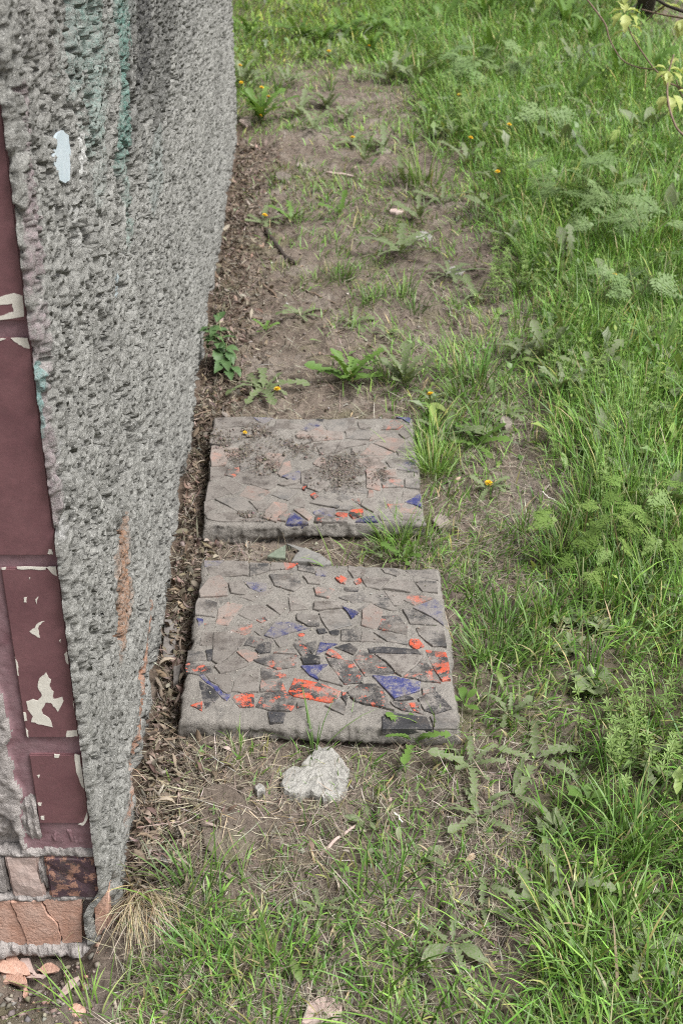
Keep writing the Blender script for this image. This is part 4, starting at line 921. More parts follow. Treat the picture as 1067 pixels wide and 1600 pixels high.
D(455, 348, .09, 5, 'thin dandelion sprig right of the brown stick on the path', mat='dandgreen', pitch=(.3, .8))
D(532, 338, .10, 4, 'dandelion with one raised dark green leaf halfway up the path', mat='dandgreen', pitch=(.5, 1.0))
D(552, 512, .08, 7, 'low dandelion left of the two small stones on the dirt path')
D(602, 528, .07, 7, 'small dandelion in the bare soil behind the tall pale clump')
D(672, 632, .06, 6, 'little dandelion with a yellow flower near the right rear corner of the farther slab', flowers=[(672, 617, .05)])
D(815, 560, .10, 10, 'toothed dandelion at the edge of the tall grass, right of the path', pitch=(.1, .7))
D(742, 700, .09, 9, 'dandelion with sunlit broad leaves on bare soil right of the farther slab', mat='dandgreen', pitch=(.1, .7))
D(700, 690, .10, 9, 'greyish saw-toothed dandelion close to the right rear corner of the farther slab', pitch=(.1, .6))
D(785, 655, .07, 7, 'dandelion with one rounded upright leaf right of the bare patch')
D(763, 770, .06, 7, 'dandelion with a closed yellow bud in the gravelly patch right of the farther slab', flowers=[(763, 755, .02)])
D(735, 1205, .075, 8, 'broad-leaved dandelion at the right front corner of the nearer slab', pitch=(.1, .6))
D(645, 1165, .075, 8, 'toothed dandelion pressed against the front edge of the nearer slab', mat='dandgreen', pitch=(.1, .9))
D(724, 1105, .042, 6, 'round-leaved dandelion touching the right side of the nearer slab', mat='dandgreen', pool=OV, pitch=(.2, .9), widen=1.3)
D(795, 1125, .07, 7, 'dandelion with upright leaves between the nearer slab and the pale sprig', pitch=(.3, .9))
D(835, 1195, .095, 5, 'dandelion with one dusty saw-toothed leaf, below the pale green sprig', pitch=(.0, .25))
D(800, 1248, .08, 3, 'weed with two long smooth leaves lying to the right of the nearer slab', pool=LN, pitch=(.0, .3), name='plantain', cat='weed')
D(748, 1285, .065, 6, 'small grey dandelion at the edge of a bare patch in front', pitch=(.0, .3))
D(915, 1260, .05, 6, 'bright green weed with rounded upright leaves below the pale sprig', pool=OV, mat='dandgreen', pitch=(.2, .9), widen=1.3, name='sorrel', cat='weed')
D(995, 1205, .085, 6, 'large toothed dandelion under the pale green sprig', pitch=(.1, .6))
D(880, 1395, .095, 3, 'single big arrow-shaped dandelion leaf among straw in front', pitch=(.2, .6))
D(752, 1425, .07, 6, 'flat dandelion with deep round lobes in the straw in front', pitch=(.0, .3))
D(825, 1425, .07, 5, 'triangular-leaved dandelion right of the deep-lobed one', pitch=(.1, .6))
D(705, 1480, .065, 6, 'dusty dandelion with stubby leaves near the bottom of the picture', pitch=(.0, .3), pool=OV+DL)
D(945, 1402, .05, 4, 'single bright folded leaf in dark grass at the lower right', pool=OV, mat='dandgreen', pitch=(.4, .9), widen=1.6, name='sorrel', cat='weed')
D(1000, 1500, .08, 5, 'half-hidden grey dandelion in the lower right corner grass', pitch=(.0, .4))
D(500, 1430, .05, 6, 'tiny pale dandelion in straw below the concrete chunk', pitch=(.0, .4))
D(575, 1290, .04, 5, 'small rounded weed beside the straight twig', pool=OV, pitch=(.0, .4), name='plantain', cat='weed')
D(655, 1340, .05, 5, 'grey rounded weed right of the straight twig', pool=OV, pitch=(.0, .4), name='plantain', cat='weed')
D(630, 880, .06, 6, 'lit dandelion sprout in the gap between the slabs', mat='dandgreen', pitch=(.2, .8))
D(575, 872, .06, 5, 'grey-green sprout left in the gap between the slabs', pitch=(.1, .6))
for px, py, sz, lab in ((890, 972, .055, 'weed with one broad pale lobed leaf right of the nearer slab'), (885, 1020, .05, 'lobed weed with dusty leaves below the broad pale lobed leaf'), (935, 985, .045, 'lobed weed with small leaves right of the broad pale leaf'), (925, 1075, .06, 'lobed weed with two rounded leaves above the pale sprig'), (862, 1300, .04, 'small lobed weed in the front grass by the sorrel')):
    D(px, py, sz, 7, lab, pool=LB, pitch=(.0, .5), name='buttercup', cat='weed')
D(884, 428, .17, 4, 'tall fishbone-shaped dandelion leaf rising from the grass', pitch=(1.0, 1.35), spread=(-.5, .8))
D(792, 385, .12, 5, 'dandelion with a bent upright leaf at the grass edge, beyond the path stones', pitch=(.8, 1.3))
D(850, 570, .12, 6, 'upright dandelion leaf right of the toothed one at the grass edge', pitch=(.8, 1.3))
D(925, 600, .13, 6, 'dandelion with two tall pale leaves in the grass', pitch=(.7, 1.2))
D(872, 625, .12, 6, 'dandelion with a folded arrow leaf deep in the grass', pitch=(.7, 1.2))
D(955, 470, .13, 5, 'dandelion with a tall yellow flower standing in the middle of the grass', pitch=(.5, 1.1), flowers=[(957, 438, .15)])
D(728, 260, .14, 6, 'dandelion with a yellow flower on a long pale stalk, grass side of the path', pitch=(.5, 1.1), flowers=[(735, 219, .16)])
D(775, 290, .12, 5, 'dandelion with a small low flower right of the long-stalked one', pitch=(.5, 1.1), flowers=[(776, 277, .10)])
D(795, 215, .12, 5, 'dandelion flowering among pale leaves in the upper grass', pitch=(.5, 1.1), flowers=[(793, 205, .10)])
D(716, 172, .14, 6, 'dandelion with a yellow flower in the upper grass, left of the feathery leaves', pitch=(.5, 1.1), flowers=[(716, 160, .12)])
D(580, 92, .16, 12, 'big leafy dandelion with a bright flower at the far end of the path', pitch=(.5, 1.2), flowers=[(574, 78, .10)], mat='dandgreen')
D(514, 92, .12, 8, 'dandelion flowering at the far edge of the short lawn', pitch=(.2, .8), flowers=[(514, 83, .06)])
D(551, 226, .11, 6, 'dandelion with a single flower on bare soil far up the path', pitch=(.0, .4), flowers=[(551, 215, .04)])
D(407, 190, .20, 15, 'tall bushy dandelion against the far end of the wall with several flowers', pitch=(.5, 1.2), flowers=[(407, 187, .05), (421, 152, .13), (409, 138, .18)], mat='dandgreen')
D(381, 140, .18, 9, 'dandelion with two flowers at the far corner of the wall', pitch=(.5, 1.2), flowers=[(374, 105, .15), (373, 146, .08)])
for px, py, sz, n_, lab in ((470, 185, .13, 10, 'leafy dandelion patch left, far up the path'), (510, 172, .14, 11, 'grey-green dandelion patch in the middle of the far path'), (545, 190, .12, 8, 'dandelion patch at the right of the far path'), (450, 132, .12, 8, 'dandelion where the bare path meets the short lawn'), (490, 205, .11, 7, 'ragged dandelion with a raised leaf below the far patches'),
                    (600, 235, .12, 7, 'dandelion at the grass edge level with the long-stalked flower'), (570, 255, .10, 5, 'dandelion near the long dry stalk on the path'), (630, 290, .13, 6, 'dandelion with dark curled leaves under a grass tuft at the path edge'), (655, 345, .12, 6, 'dandelion standing up at the path edge above the wide dusty one'), (690, 320, .12, 6, 'narrow-leaved dandelion right of the path edge'), (745, 470, .10, 6, 'dusty dandelion at the path edge above the toothed one'), (470, 345, .06, 4, 'stray dandelion left of the raised dark leaf'),
                    (470, 62, .17, 12, 'dandelion cluster leftmost in the row across the lawn'), (505, 66, .17, 12, 'dandelion cluster second in the row across the lawn'), (540, 60, .18, 12, 'dandelion cluster third in the row across the lawn'), (590, 52, .20, 13, 'tall dandelion cluster at the right end of the lawn row'), (388, 58, .17, 9, 'dandelion in the lawn next to the wall'), (640, 70, .20, 12, 'dandelion cluster right of the lawn row'), (690, 45, .20, 10, 'dandelion cluster in the far grass above the feathery leaves'), (610, 130, .16, 10, 'dandelion clump right of the far end of the path'), (830, 60, .2, 9, 'far dandelion clump under the twigs'), (900, 110, .18, 9, 'far dandelion clump left of the maple twig')):
    D(px, py, sz, n_, lab, pitch=(.2, 1.1), mat='dandgreen' if py < 75 else 'dand')
# more broad weeds in the tall grass
for px, py, sz, lab in ((940, 690, .09, 'oval-leaved weed standing in grass above the ferny plant'), (985, 760, .09, 'twisted oval leaf weed above the ferny plant at the right'), (1045, 800, .10, 'large pale oval weed right of the ferny plant'), (770, 690, .07, 'oval weed at the border of bare soil and grass'), (925, 715, .08, 'oval weed pair right of the bare patch'), (1020, 940, .07, 'weed with dusty oval leaves right of the lobed weeds'), (1045, 620, .12, 'large upright weed at the right side of the tall grass'), (1000, 540, .12, 'sorrel-like weed behind the tall upright weed'), (700, 220, .13, 'pale oval weed left of the feathery leaves'), (760, 330, .12, 'weed with silvery leaves in tall grass'), (1040, 350, .14, 'silvery weed at the right below the maple twigs'), (975, 300, .13, 'weed with broad pale leaves left of the silvery one'), (880, 240, .14, 'broad weed in the upper grass'), (1010, 215, .16, 'broad weed below the hanging maple twig'), (650, 130, .16, 'broad weed in lush grass right of the far flower')):
    D(px, py, sz, 6, lab, pool=OV, pitch=(.4, 1.2), mat='dand', name='plantain', cat='weed')
for px, py, sz, n_, lab in ((760, 40, .22, 10, 'leafy far weed at the top of the picture, right of the lawn row'), (820, 25, .24, 10, 'tall far weed at the top, left of the dark trunk'), (880, 45, .24, 11, 'tall leafy far weed nearest to the left of the maple twig'), (930, 75, .22, 10, 'far weed growing under the left maple twig'), (960, 130, .2, 9, 'far weed below the upper maple leaves'), (1010, 120, .2, 9, 'far weed between the two maple sprays'), (770, 90, .2, 9, 'far weed behind the feathery group'), (1040, 260, .17, 8, 'weed below the hanging reddish twig at the right edge'), (900, 170, .18, 9, 'far weed in the middle of the upper right grass')):
    D(px, py, sz, n_, lab, pool=LN+DL, pitch=(.6, 1.3), mat='dandgreen', name='dock', cat='weed')
# nettle by the wall
p = ground_pt(350, 590); rt = empty('nettle', p, 'dark green nettle with serrated leaves growing against the wall behind the slabs', 'nettle')
rr = random.Random(9); k = 0
for (lx_, ly_, h, n_) in ((-.045, .10, .12, 9), (.01, .04, .09, 8), (-.02, .13, .14, 8), (.03, .0, .04, 5)):
    top = Vector((lx_, ly_, h)); tubeo('stem', [(0, .03, 0), top*.5+Vector((0, .02, .02)), top], .002, .0012, M['stem'], rt)
    for q in range(n_):
        a = q*2.4+k; k += 1; t = .45+.55*q/n_; L = .055*(1.15-.45*t)*rr.uniform(.9, 1.3)
        inst('leaf', NL[q % 2], M['nettle'], rt, top*t+Vector((0, .015*(1-t), 0)), (rr.uniform(-.5, .25), rr.uniform(-.3, .3), a), L)
# ferny cow parsley
def frond_me(seed, n=7):
    rr = random.Random(seed); V = []; Fs = []
    def lf(b, d, L, wv, zz):
        i = len(V); nrm_ = Vector((-d.y, d.x, 0))
        V.extend([b, b+d*L*.5+nrm_*wv+Vector((0, 0, zz)), b+d*L, b+d*L*.5-nrm_*wv+Vector((0, 0, zz))]); Fs.append((i, i+1, i+2, i+3))
    def pin(b, d, L, lev):
        m_ = n if lev == 0 else 5
        lf(b, d, L, L*.012+.004, 0)
        for k in range(m_):
            t = (k+.6)/m_; ln = L*(.55 if lev == 0 else .42)*(1.05-t)*rr.uniform(.85, 1.15); bb = b+d*L*t+Vector((0, 0, -.12*t*t*L if lev == 0 else 0))
            for s_ in (-1, 1):
                a = s_*(1.05-.3*t); dd = Vector((d.x*math.cos(a)-d.y*math.sin(a), d.x*math.sin(a)+d.y*math.cos(a), rr.uniform(-.25, .05))).normalized()
                if lev == 0: pin(bb, dd, ln, 1)
                else: lf(bb, dd, ln*1.15+.01, ln*.28+.003, .004)
        lf(b+d*L*.85, d, L*.2, L*.05, 0)
    pin(Vector((0, 0, 0)), Vector((0, 1, -.02)), 1.0, 0)
    return pyd('frond', V, Fs)
FR = [frond_me(1), frond_me(2, 6)]
def parsley(px, py, sz, n, label, mat='parsley', h=.12, cat='cow parsley'):
    p = ground_pt(px, py); rr = random.Random(int(px+3*py)); root = empty('cow_parsley', p, label, cat)
    for k in range(n):
        a = 2*math.pi*k/n+rr.uniform(-.5, .5); hh = h*rr.uniform(.7, 1.2); rd = sz*rr.uniform(.25, .55); tip = Vector((-math.sin(a)*rd, math.cos(a)*rd, hh))
        stk = tubeo('stalk', [(0, 0, 0), (tip.x*.35, tip.y*.35, hh*.6), tip], .0020, .0012, M['stem'], root, 5)
        inst('frond', FR[k % 2], M[mat], stk, tip, (rr.uniform(-.75, .35), rr.uniform(-.5, .5), a), sz*rr.uniform(.55, 1.0))
for a in ((880, 880, .085, 5, 'bright ferny cow parsley nearest to the slabs at the grass edge'), (950, 870, .085, 5, 'ferny cow parsley with a reddish stalk right of the nearest one'), (945, 905, .07, 4, 'small low ferny plant below the reddish-stalked one'), (1030, 885, .08, 5, 'ferny cow parsley at the right picture edge'), (990, 830, .09, 5, 'ferny cow parsley behind the reddish-stalked one'), (905, 950, .06, 4, 'small dusty ferny leaf just above the lobed weeds')):
    parsley(*a)
for a in ((850, 330, .17, 5, 'grey feathery plant leftmost of the feathery patch in the grass'), (905, 335, .18, 6, 'grey feathery plant in the middle of the feathery patch'), (955, 360, .18, 6, 'grey feathery plant below the middle of the feathery patch'), (930, 395, .14, 5, 'grey feathery plant at the front of the feathery patch'), (1000, 395, .15, 5, 'grey feathery plant at the right of the feathery patch'),
          (720, 130, .22, 6, 'feathery plant in the far grass near a yellow flower'), (760, 140, .22, 6, 'feathery plant right of the far yellow flower'), (990, 500, .13, 5, 'feathery plant in grass above the tall upright weed'), (945, 490, .12, 5, 'feathery plant beside the tall yellow dandelion'), (1030, 480, .14, 5, 'feathery plant at the right edge of the tall grass'), (800, 130, .2, 5, 'feathery plant farthest right of the far feathery group'), (860, 200, .18, 5, 'feathery plant in mid grass under the twigs')):
    parsley(*a, mat='parsleygrey', h=.14, cat='feathery plant')
# light green cleavers sprigs
WH = []
for sd_ in range(2):
    V = []; Fs = []
    for q in range(6):
        a = q*math.pi/3; c_, s_ = math.cos(a), math.sin(a); i = len(V)
        V += [(0, 0, 0), (c_*.5-s_*.17, s_*.5+c_*.17, .22), (c_, s_, .30+.1*sd_), (c_*.5+s_*.17, s_*.5-c_*.17, .22)]; Fs.append((i, i+1, i+2, i+3))
    WH.append(pyd('leaf_whorl', V, Fs))
def sprig(px, py, nst, h, label, sz=.014, rad=.05):
    p = ground_pt(px, py); rr = random.Random(int(px*3+py)); root = empty('cleavers', p, label, 'cleavers')
    for k in range(nst):
        b = Vector((rr.gauss(0, rad), rr.gauss(0, rad), 0)); t_ = b+Vector((rr.gauss(0, .025), rr.gauss(0, .025), h*rr.uniform(.65, 1.15)))
        stk = tubeo('stem', [b, (b+t_)/2+Vector((.006, 0, 0)), t_], .0012, .0008, M['cleaver'], root, 4)
        for q in range(5):
            t = .3+.7*q/4
            inst('leaf_whorl', WH[q % 2], M['cleaver'], stk, b+(t_-b)*t, (rr.uniform(-.3, .3), rr.uniform(-.3, .3), rr.uniform(0, 3)), sz*(1.25-.5*t)*rr.uniform(.8, 1.2))
sprig(1015, 1190, 20, .12, 'bright pale green sprig of many small leaves at the right in front', .015, .055)
for px, py, n_, lab in ((900, 605, 10, 'pale green cleavers right of the folded arrow leaf'), (960, 620, 11, 'pale green cleavers left of the large upright weed'), (1000, 640, 9, 'pale green cleavers just behind the large upright weed'), (880, 560, 8, 'yellowish cleavers among tall blades, behind the folded arrow leaf'), (830, 300, 9, 'yellow-green cleavers left of the feathery patch'), (860, 360, 9, 'yellow-green cleavers in front of the feathery patch'), (800, 470, 8, 'cleavers at the grass edge beside the path'), (775, 440, 7, 'short cleavers next to bare soil at the path edge'), (940, 520, 8, 'cleavers under the tall yellow dandelion'), (1050, 560, 8, 'cleavers at the right picture edge in tall grass'), (985, 690, 8, 'cleavers between two oval weeds at the right'), (735, 190, 9, 'cleavers in the upper grass by the far feathery plants'), (720, 195, 8, 'short cleavers at the far path side'), (1010, 700, 7, 'thin cleavers at the right of the oval weeds'), (930, 745, 7, 'cleavers above the ferny plants'), (985, 800, 7, 'cleavers mixed with the ferny plants'), (700, 165, 8, 'cleavers left of the far feathery plants')):
    sprig(px, py, n_, .11 if py > 400 else .13, lab, .012 if py > 500 else .016)
# distinct grass tufts
def tuft(px, py, n, L, wd, rad, label, cols, mat='grass', name='grass_tuft', cat='grass tuft', lean=None, th=(.25, .2), cur=(.8, .4), dirs=None):
    p = ground_pt(px, py); r_ = RNG; bx = p.x+r_.normal(0, rad, n); by = p.y+r_.normal(0, rad, n)
    out = np.arctan2(by-p.y, bx-p.x)+r_.normal(0, .5, n)
    if dirs: out = r_.normal(dirs[0], dirs[1], n)
    v, f, c = blades(bx, by, gh(bx, by)-.004, L*(.45+.65*r_.random(n)), wd*(.6+.7*r_.random(n)), out, np.abs(r_.normal(th[0], th[1], n)), np.abs(r_.normal(cur[0], cur[1], n)), pal(n, *cols), 5)
    v = v-np.array(p); o = link(name, mesh_np(name, v, f, c), M[mat]); o.location = p; tag(o, label, cat); return o
DK = ([(.085, .165, .035), (.115, .21, .05), (.155, .25, .07), (.26, .25, .10)], [3, 3, 2, .5])
LT = ([(.15, .265, .05), (.19, .30, .065), (.22, .31, .10), (.32, .31, .12)], [3, 3, 2, .5])
for a in ((536, 440, 70, .10, .0028, .018, 'dense dark grass tuft in the middle of the dirt path', DK), (490, 440, 40, .06, .0022, .03, 'thin low grass tuft left of the dense dark one', LT), (582, 472, 70, .08, .0024, .03, 'low grass tuft right of and nearer than the dense dark one', DK), (650, 488, 50, .075, .0024, .022, 'small round grass tuft near the path right side', DK), (440, 425, 40, .05, .0020, .035, 'low mossy grass tuft by the tip of the brown stick', LT), (660, 285, 70, .20, .0042, .04, 'tall broad-bladed grass tuft at the far path edge', LT), (745, 605, 110, .15, .0034, .04, 'spreading grass tuft with arching blades right of the bare path', DK),
          (676, 740, 150, .115, .0026, .03, 'upright grass tuft hugging the right side of the farther slab', LT), (668, 690, 70, .09, .0024, .02, 'grass tuft behind the one hugging the farther slab', DK), (610, 850, 70, .10, .0028, .025, 'grass tuft at the front edge of the farther slab', LT), (640, 860, 80, .11, .0028, .03, 'grass tuft at the right front corner of the farther slab', LT), (530, 905, 7, .13, .003, .006, 'few tall single blades standing between the slabs', LT), (770, 1030, 200, .085, .0026, .035, 'thick dark grass tuft right of the nearer slab', DK), (790, 985, 130, .10, .0026, .03, 'thick grass tuft behind the dark one right of the nearer slab', DK), (375, 1180, 10, .075, .0022, .012, 'few blades in front of the left part of the nearer slab', LT), (545, 1165, 14, .09, .0024, .012, 'few blades in front of the middle of the nearer slab', DK), (690, 1155, 10, .12, .0026, .012, 'long thin blades at the right part of the nearer slab front', LT),
          (1040, 590, 30, .30, .0062, .03, 'long blue-green broad blades at the right edge of the tall grass', DK), (310, 1390, 60, .11, .0030, .03, 'fresh grass tuft right of the straw at the wall corner', DK), (330, 1510, 90, .085, .0028, .05, 'grass tuft at the lower left near the wall', DK), (450, 1530, 100, .085, .0032, .06, 'grass tuft left of the reddish tile fragment', DK), (610, 1390, 70, .075, .0028, .05, 'grass tuft below the straight twig', DK), (145, 1590, 40, .10, .0026, .04, 'yellowish grass tuft at the foot of the bricks', LT), (985, 1330, 130, .12, .0036, .05, 'dense arching grass tuft at the right in front', DK), (900, 1470, 110, .12, .0036, .05, 'long arching grass tuft in the lower right corner', LT), (860, 650, 40, .2, .003, .05, 'tall thin grass tuft behind the bare patch', LT)):
    tuft(*a)
STW = ([(.46, .38, .25), (.55, .48, .34), (.38, .29, .17), (.62, .56, .44)], [3, 3, 2, 1])
tuft(214, 1402, 190, .155, .0014, .015, 'clump of dry pale straw hanging at the foot of the wall corner', STW, 'straw', 'straw_tuft', 'dry grass', th=(.75, .3), cur=(.9, .35), dirs=(-1.25, .38))
tuft(345, 1245, 120, .09, .0014, .06, 'flattened beige straw in front of the nearer slab, wall side', STW, 'straw', 'straw_tuft', 'dry grass', th=(1.35, .15), cur=(.2, .2))
# ------------------------------------------------------------------ stones, chips and sticks
def stone(name, poly, th, mat, label, cat, group=None, sink=.004, tilt=(0, 0), amp=.003, seed=0, lift=0.0):
    """a fragment with the outline seen in the photo, rounded edges and a rough top"""
    cpx = sum(a for a, b in poly)/len(poly); cpy = sum(b for a, b in poly)/len(poly); o0 = ground_pt(cpx, cpy)
    pl = ragged([(at(a, b, o0.z+th*.6).x-o0.x, at(a, b, o0.z+th*.6).y-o0.y) for a, b in poly], amp*.6, 4, seed)
    A = sum(pl[i][0]*pl[(i+1) % len(pl)][1]-pl[(i+1) % len(pl)][0]*pl[i][1] for i in range(len(pl)))
    if A < 0: pl.reverse()
    pl = np.array(pl); n = len(pl); V = []; Fs = []
    rings = ((.95, -sink-.006), (1.0, .2*th), (1.0, .5*th), (.985, .75*th), (.95, .93*th), (.85, th), (.7, th), (.55, th), (.4, th), (.25, th), (.1, th))
    for f, z in rings:
        q = pl*f; r_ = amp*2*(fbm(q[:, 0]*45+seed, q[:, 1]*45+z*60, seed, 4)-.5) + amp*.8*(vn(q[:, 0]*260, q[:, 1]*260+z*300, seed+3)-.5)
        zz_ = z + (r_ if z > 0 else 0) + q[:, 0]*tilt[0]+q[:, 1]*tilt[1] + lift
        V += [(a*(1+r_[i]*.5/max(.02, abs(pl).max())), b*(1+r_[i]*.5/max(.02, abs(pl).max())), zz_[i]) for i, (a, b) in enumerate(q)]
    V.append((0, 0, th+lift)); R_ = len(rings)
    for k in range(R_-1):
        for i in range(n): j = (i+1) % n; Fs.append((k*n+i, k*n+j, (k+1)*n+j, (k+1)*n+i))
    for i in range(n): Fs.append(((R_-1)*n+i, (R_-1)*n+(i+1) % n, R_*n))
    o = link(name, pyd(name, V, Fs), M[mat]); o.location = o0; tag(o, label, cat, group); return o
stone('concrete_chunk', [(437, 1212), (452, 1205), (466, 1206), (482, 1186), (497, 1172), (520, 1172), (533, 1186), (546, 1205), (544, 1226), (530, 1248), (505, 1252), (484, 1240), (462, 1246), (444, 1240)], .024, 'rubble', 'pale broken chunk of concrete in front of the nearer slab', 'concrete chunk', amp=.005, seed=2, tilt=(.02, .03))
stone('stone', [(398, 1231), (406, 1226), (414, 1231), (414, 1239), (402, 1240)], .012, 'rubble', 'small grey lump left of the concrete chunk', 'stone', seed=3)
stone('stone', [(250, 1345), (255, 1331), (268, 1327), (277, 1335), (275, 1350), (262, 1352)], .009, 'stone', 'thin dark grey stone near the foot of the wall corner', 'stone', seed=4, amp=.002)
stone('dirt_plate', [(318, 1232), (360, 1222), (385, 1250), (397, 1290), (398, 1312), (378, 1340), (340, 1345), (318, 1318), (312, 1270)], .0035, 'soil', 'flat soil-covered plate half buried in front of the nearer slab', 'stone plate', seed=5, amp=.0025, lift=-.001)
stone('tile_fragment', [(470, 1600), (480, 1570), (497, 1556), (520, 1556), (536, 1570), (534, 1600), (505, 1612)], .008, 'palebrick', 'flat reddish tile fragment at the bottom edge of the picture', 'tile fragment', seed=6, amp=.002)
stone('wood_strip', [(258, 975), (279, 976), (274, 1032), (266, 1040), (255, 1034)], .014, 'wood', 'grey weathered wooden strip wedged between wall and nearer slab', 'wood strip', seed=7, amp=.0012, lift=.010)
stone('wood_strip', [(272, 1050), (284, 1046), (280, 1072), (272, 1076)], .012, 'wood', 'short grey wooden strip standing against the left side of the nearer slab', 'wood strip', seed=8, amp=.0012, lift=.010)
stone('tile_fragment', [(418, 877), (430, 868), (447, 859), (446, 880)], .006, 'green', 'greenish broken tile piece in the gap between the slabs', 'tile fragment', seed=9, amp=.0008, lift=.012)
stone('tile_fragment', [(455, 884), (462, 872), (475, 862), (500, 872), (520, 886), (505, 890), (480, 884)], .007, 'stone', 'dark grey broken tile in the gap between the slabs', 'tile fragment', seed=10, amp=.0008, lift=.010)
stone('tile_fragment', [(446, 850), (475, 857), (492, 868), (480, 868)], .006, 'stone', 'thin grey tile sliver right under the farther slab front edge', 'tile fragment', seed=11, amp=.0008)
stone('stone', [(675, 815), (684, 804), (700, 808), (702, 820), (686, 824)], .010, 'dirtstone', 'flat grey stone right of the front corner of the farther slab', 'stone', seed=12)
for k, (px, py, w_, h_, m_, lab) in enumerate(((660, 370, 15, 8, 'rubble', 'pale stone in the path above the wide dusty dandelion'), (709, 425, 15, 7, 'rubble', 'pinkish flat stone at the right edge of the path'), (617, 331, 11, 3, 'palebrick', 'flat reddish brick chip far along the path'), (790, 660, 10, 10, 'dirtstone', 'upright grey stone beside the bare patch'), (385, 190, 10, 8, 'palebrick', 'pink stone at the far foot of the wall'), (375, 170, 14, 5, 'wood', 'grey slab fragment at the far foot of the wall'), (600, 235, 12, 5, 'dirtstone', 'brown stone at the far path edge'), (470, 258, 8, 4, 'dirtstone', 'small dark lump of soil in the path'), (440, 275, 12, 6, 'clod', 'dark soil lump near the far wall foot'), (358, 1075, 4, 3, 'rubble', 'tiny white pebble on the nearer slab'), (560, 745, 6, 4, 'dirtstone', 'small brown pebble'), (240, 1395, 9, 5, 'dirtstone', 'brown pebble beside the straw clump'), (285, 1300, 8, 4, 'dirtstone', 'brown flat pebble left of the half buried plate'), (700, 1485, 7, 5, 'rubble', 'pale crumb near the bottom dandelion'), (120, 1578, 12, 10, 'brick', 'orange brick flake lying in the soil below the bricks'))):
    if py in (745, 1075): continue
    stone('stone', [(px+w_*math.cos(a)*(1+.25*math.sin(a*3+k)), py+h_*math.sin(a)) for a in [i*math.pi/4 for i in range(8)]], .012 if py < 800 else .007, m_, lab, 'stone', seed=30+k)
def stick(pix, r0, r1, mat, label, z=.006, name='twig', cat='twig'):
    P_ = []
    for px, py in pix:
        q = ground_pt(px, py); P_.append(Vector((q.x, q.y, float(gh(q.x, q.y))+z)))
    o0 = P_[0].copy(); fine = []
    rr = random.Random(int(pix[0][0]))
    for i in range(len(P_)-1):
        for k in range(4): t = k/4; fine.append(P_[i].lerp(P_[i+1], t)-o0+Vector((rr.gauss(0, .0012), rr.gauss(0, .0012), rr.gauss(0, .0008))))
    fine.append(P_[-1]-o0); o = tubeo(name, fine, r0, r1, M[mat]); o.location = o0; tag(o, label, cat)
stick([(500, 1337), (528, 1314), (556, 1294)], .0034, .0024, 'palebrick', 'straight tan twig in the grass below the concrete chunk')
stick([(416, 362), (430, 384), (446, 402), (462, 414)], .010, .005, 'darkbark', 'thick dark brown stick on the path')
stick([(510, 271), (545, 276), (572, 281)], .006, .004, 'palebrick', 'long dry stalk lying across the far path')
stick([(410, 447), (425, 458), (432, 466)], .004, .003, 'bark', 'short brown twig on the path in front of the thick stick')
stick([(466, 452), (492, 462), (524, 470)], .003, .002, 'bark', 'thin crooked twig left of the two small tufts')
stick([(575, 545), (600, 552), (630, 560)], .003, .002, 'bark', 'grey twig behind the tall pale dandelion')
stick([(360, 505), (385, 498), (410, 500)], .003, .002, 'bark', 'bent brown twig near the top of the nettle')
stick([(258, 1165), (285, 1157), (310, 1140)], .003, .002, 'bark', 'brown twig at the left front corner of the nearer slab')
stick([(615, 1290), (622, 1298), (628, 1305)], .0018, .0012, 'chip', 'white bleached splinter in the grass', .03)
stick([(845, 780), (855, 788), (868, 795)], .0016, .001, 'chip', 'thin white stalk in the bare patch right of the farther slab', .02)
stick([(300, 662), (318, 655), (330, 652)], .003, .002, 'bark', 'brown twig between the wall and the farther slab rear corner', .02)
# petals and bits on the farther slab
q = at(383, 676, ZT+.008); o = inst('petal', HEAD, M['yellow'], None, q, (.6, .2, 0), .006); tag(o, 'yellow flower head dropped on the farther slab', 'flower')
# brick flakes and rubble in the hole at the foot of the bricks
for k, (px, py, L, a, m_) in enumerate(((10, 1515, .05, .5, 'brick'), (30, 1510, .055, .7, 'brick'), (48, 1515, .04, .9, 'palebrick'), (22, 1535, .06, .6, 'brick'), (42, 1548, .035, 1.4, 'brick'), (78, 1518, .035, .2, 'brick'), (118, 1590, .04, 2.2, 'palebrick'), (60, 1530, .03, .1, 'palebrick'))):
    zf = -.085-.0002*(py-1500); q = at(px, py, zf); rr = random.Random(k); n = 7; q.z = max(zf, float(gh(q.x, q.y))+.004)
    pts = [(x_*L*.55, y_*L*.30, 0) for x_, y_ in ragged([(-1, -.2*rr.random()), (-.3, -.9*rr.random()-.1), (.6, -.7*rr.random()), (1, .1), (.3, .8*rr.random()+.2), (-.5, .7*rr.random()+.1)], .13, 2, k)]
    o = prism('brick_flake', pts, (0, 0, .006), M[m_], None); o.location = q+Vector((0, 0, .004)); o.rotation_euler = (rr.uniform(.1, .5), rr.uniform(-.3, .3), -a)
    tag(o, ['long orange brick flake leaning at the left under the bricks', 'orange brick flake leaning second from the left under the bricks', 'limed brick flake leaning third from the left under the bricks', 'largest orange brick flake lying lowest under the bricks', 'short upright orange brick flake at the edge of the hole', 'orange brick flake close under the broken lower bricks', 'pinkish brick flake lying in the grass in front of the hole', 'small limed brick flake behind the short upright one'][k], 'brick flake', 'brick flakes fallen from the wall')
n = 900; x = RNG.uniform(-.62, -.36, n); y = RNG.uniform(1.16, 1.36, n); sz = .0010+.007*RNG.random(n)**6
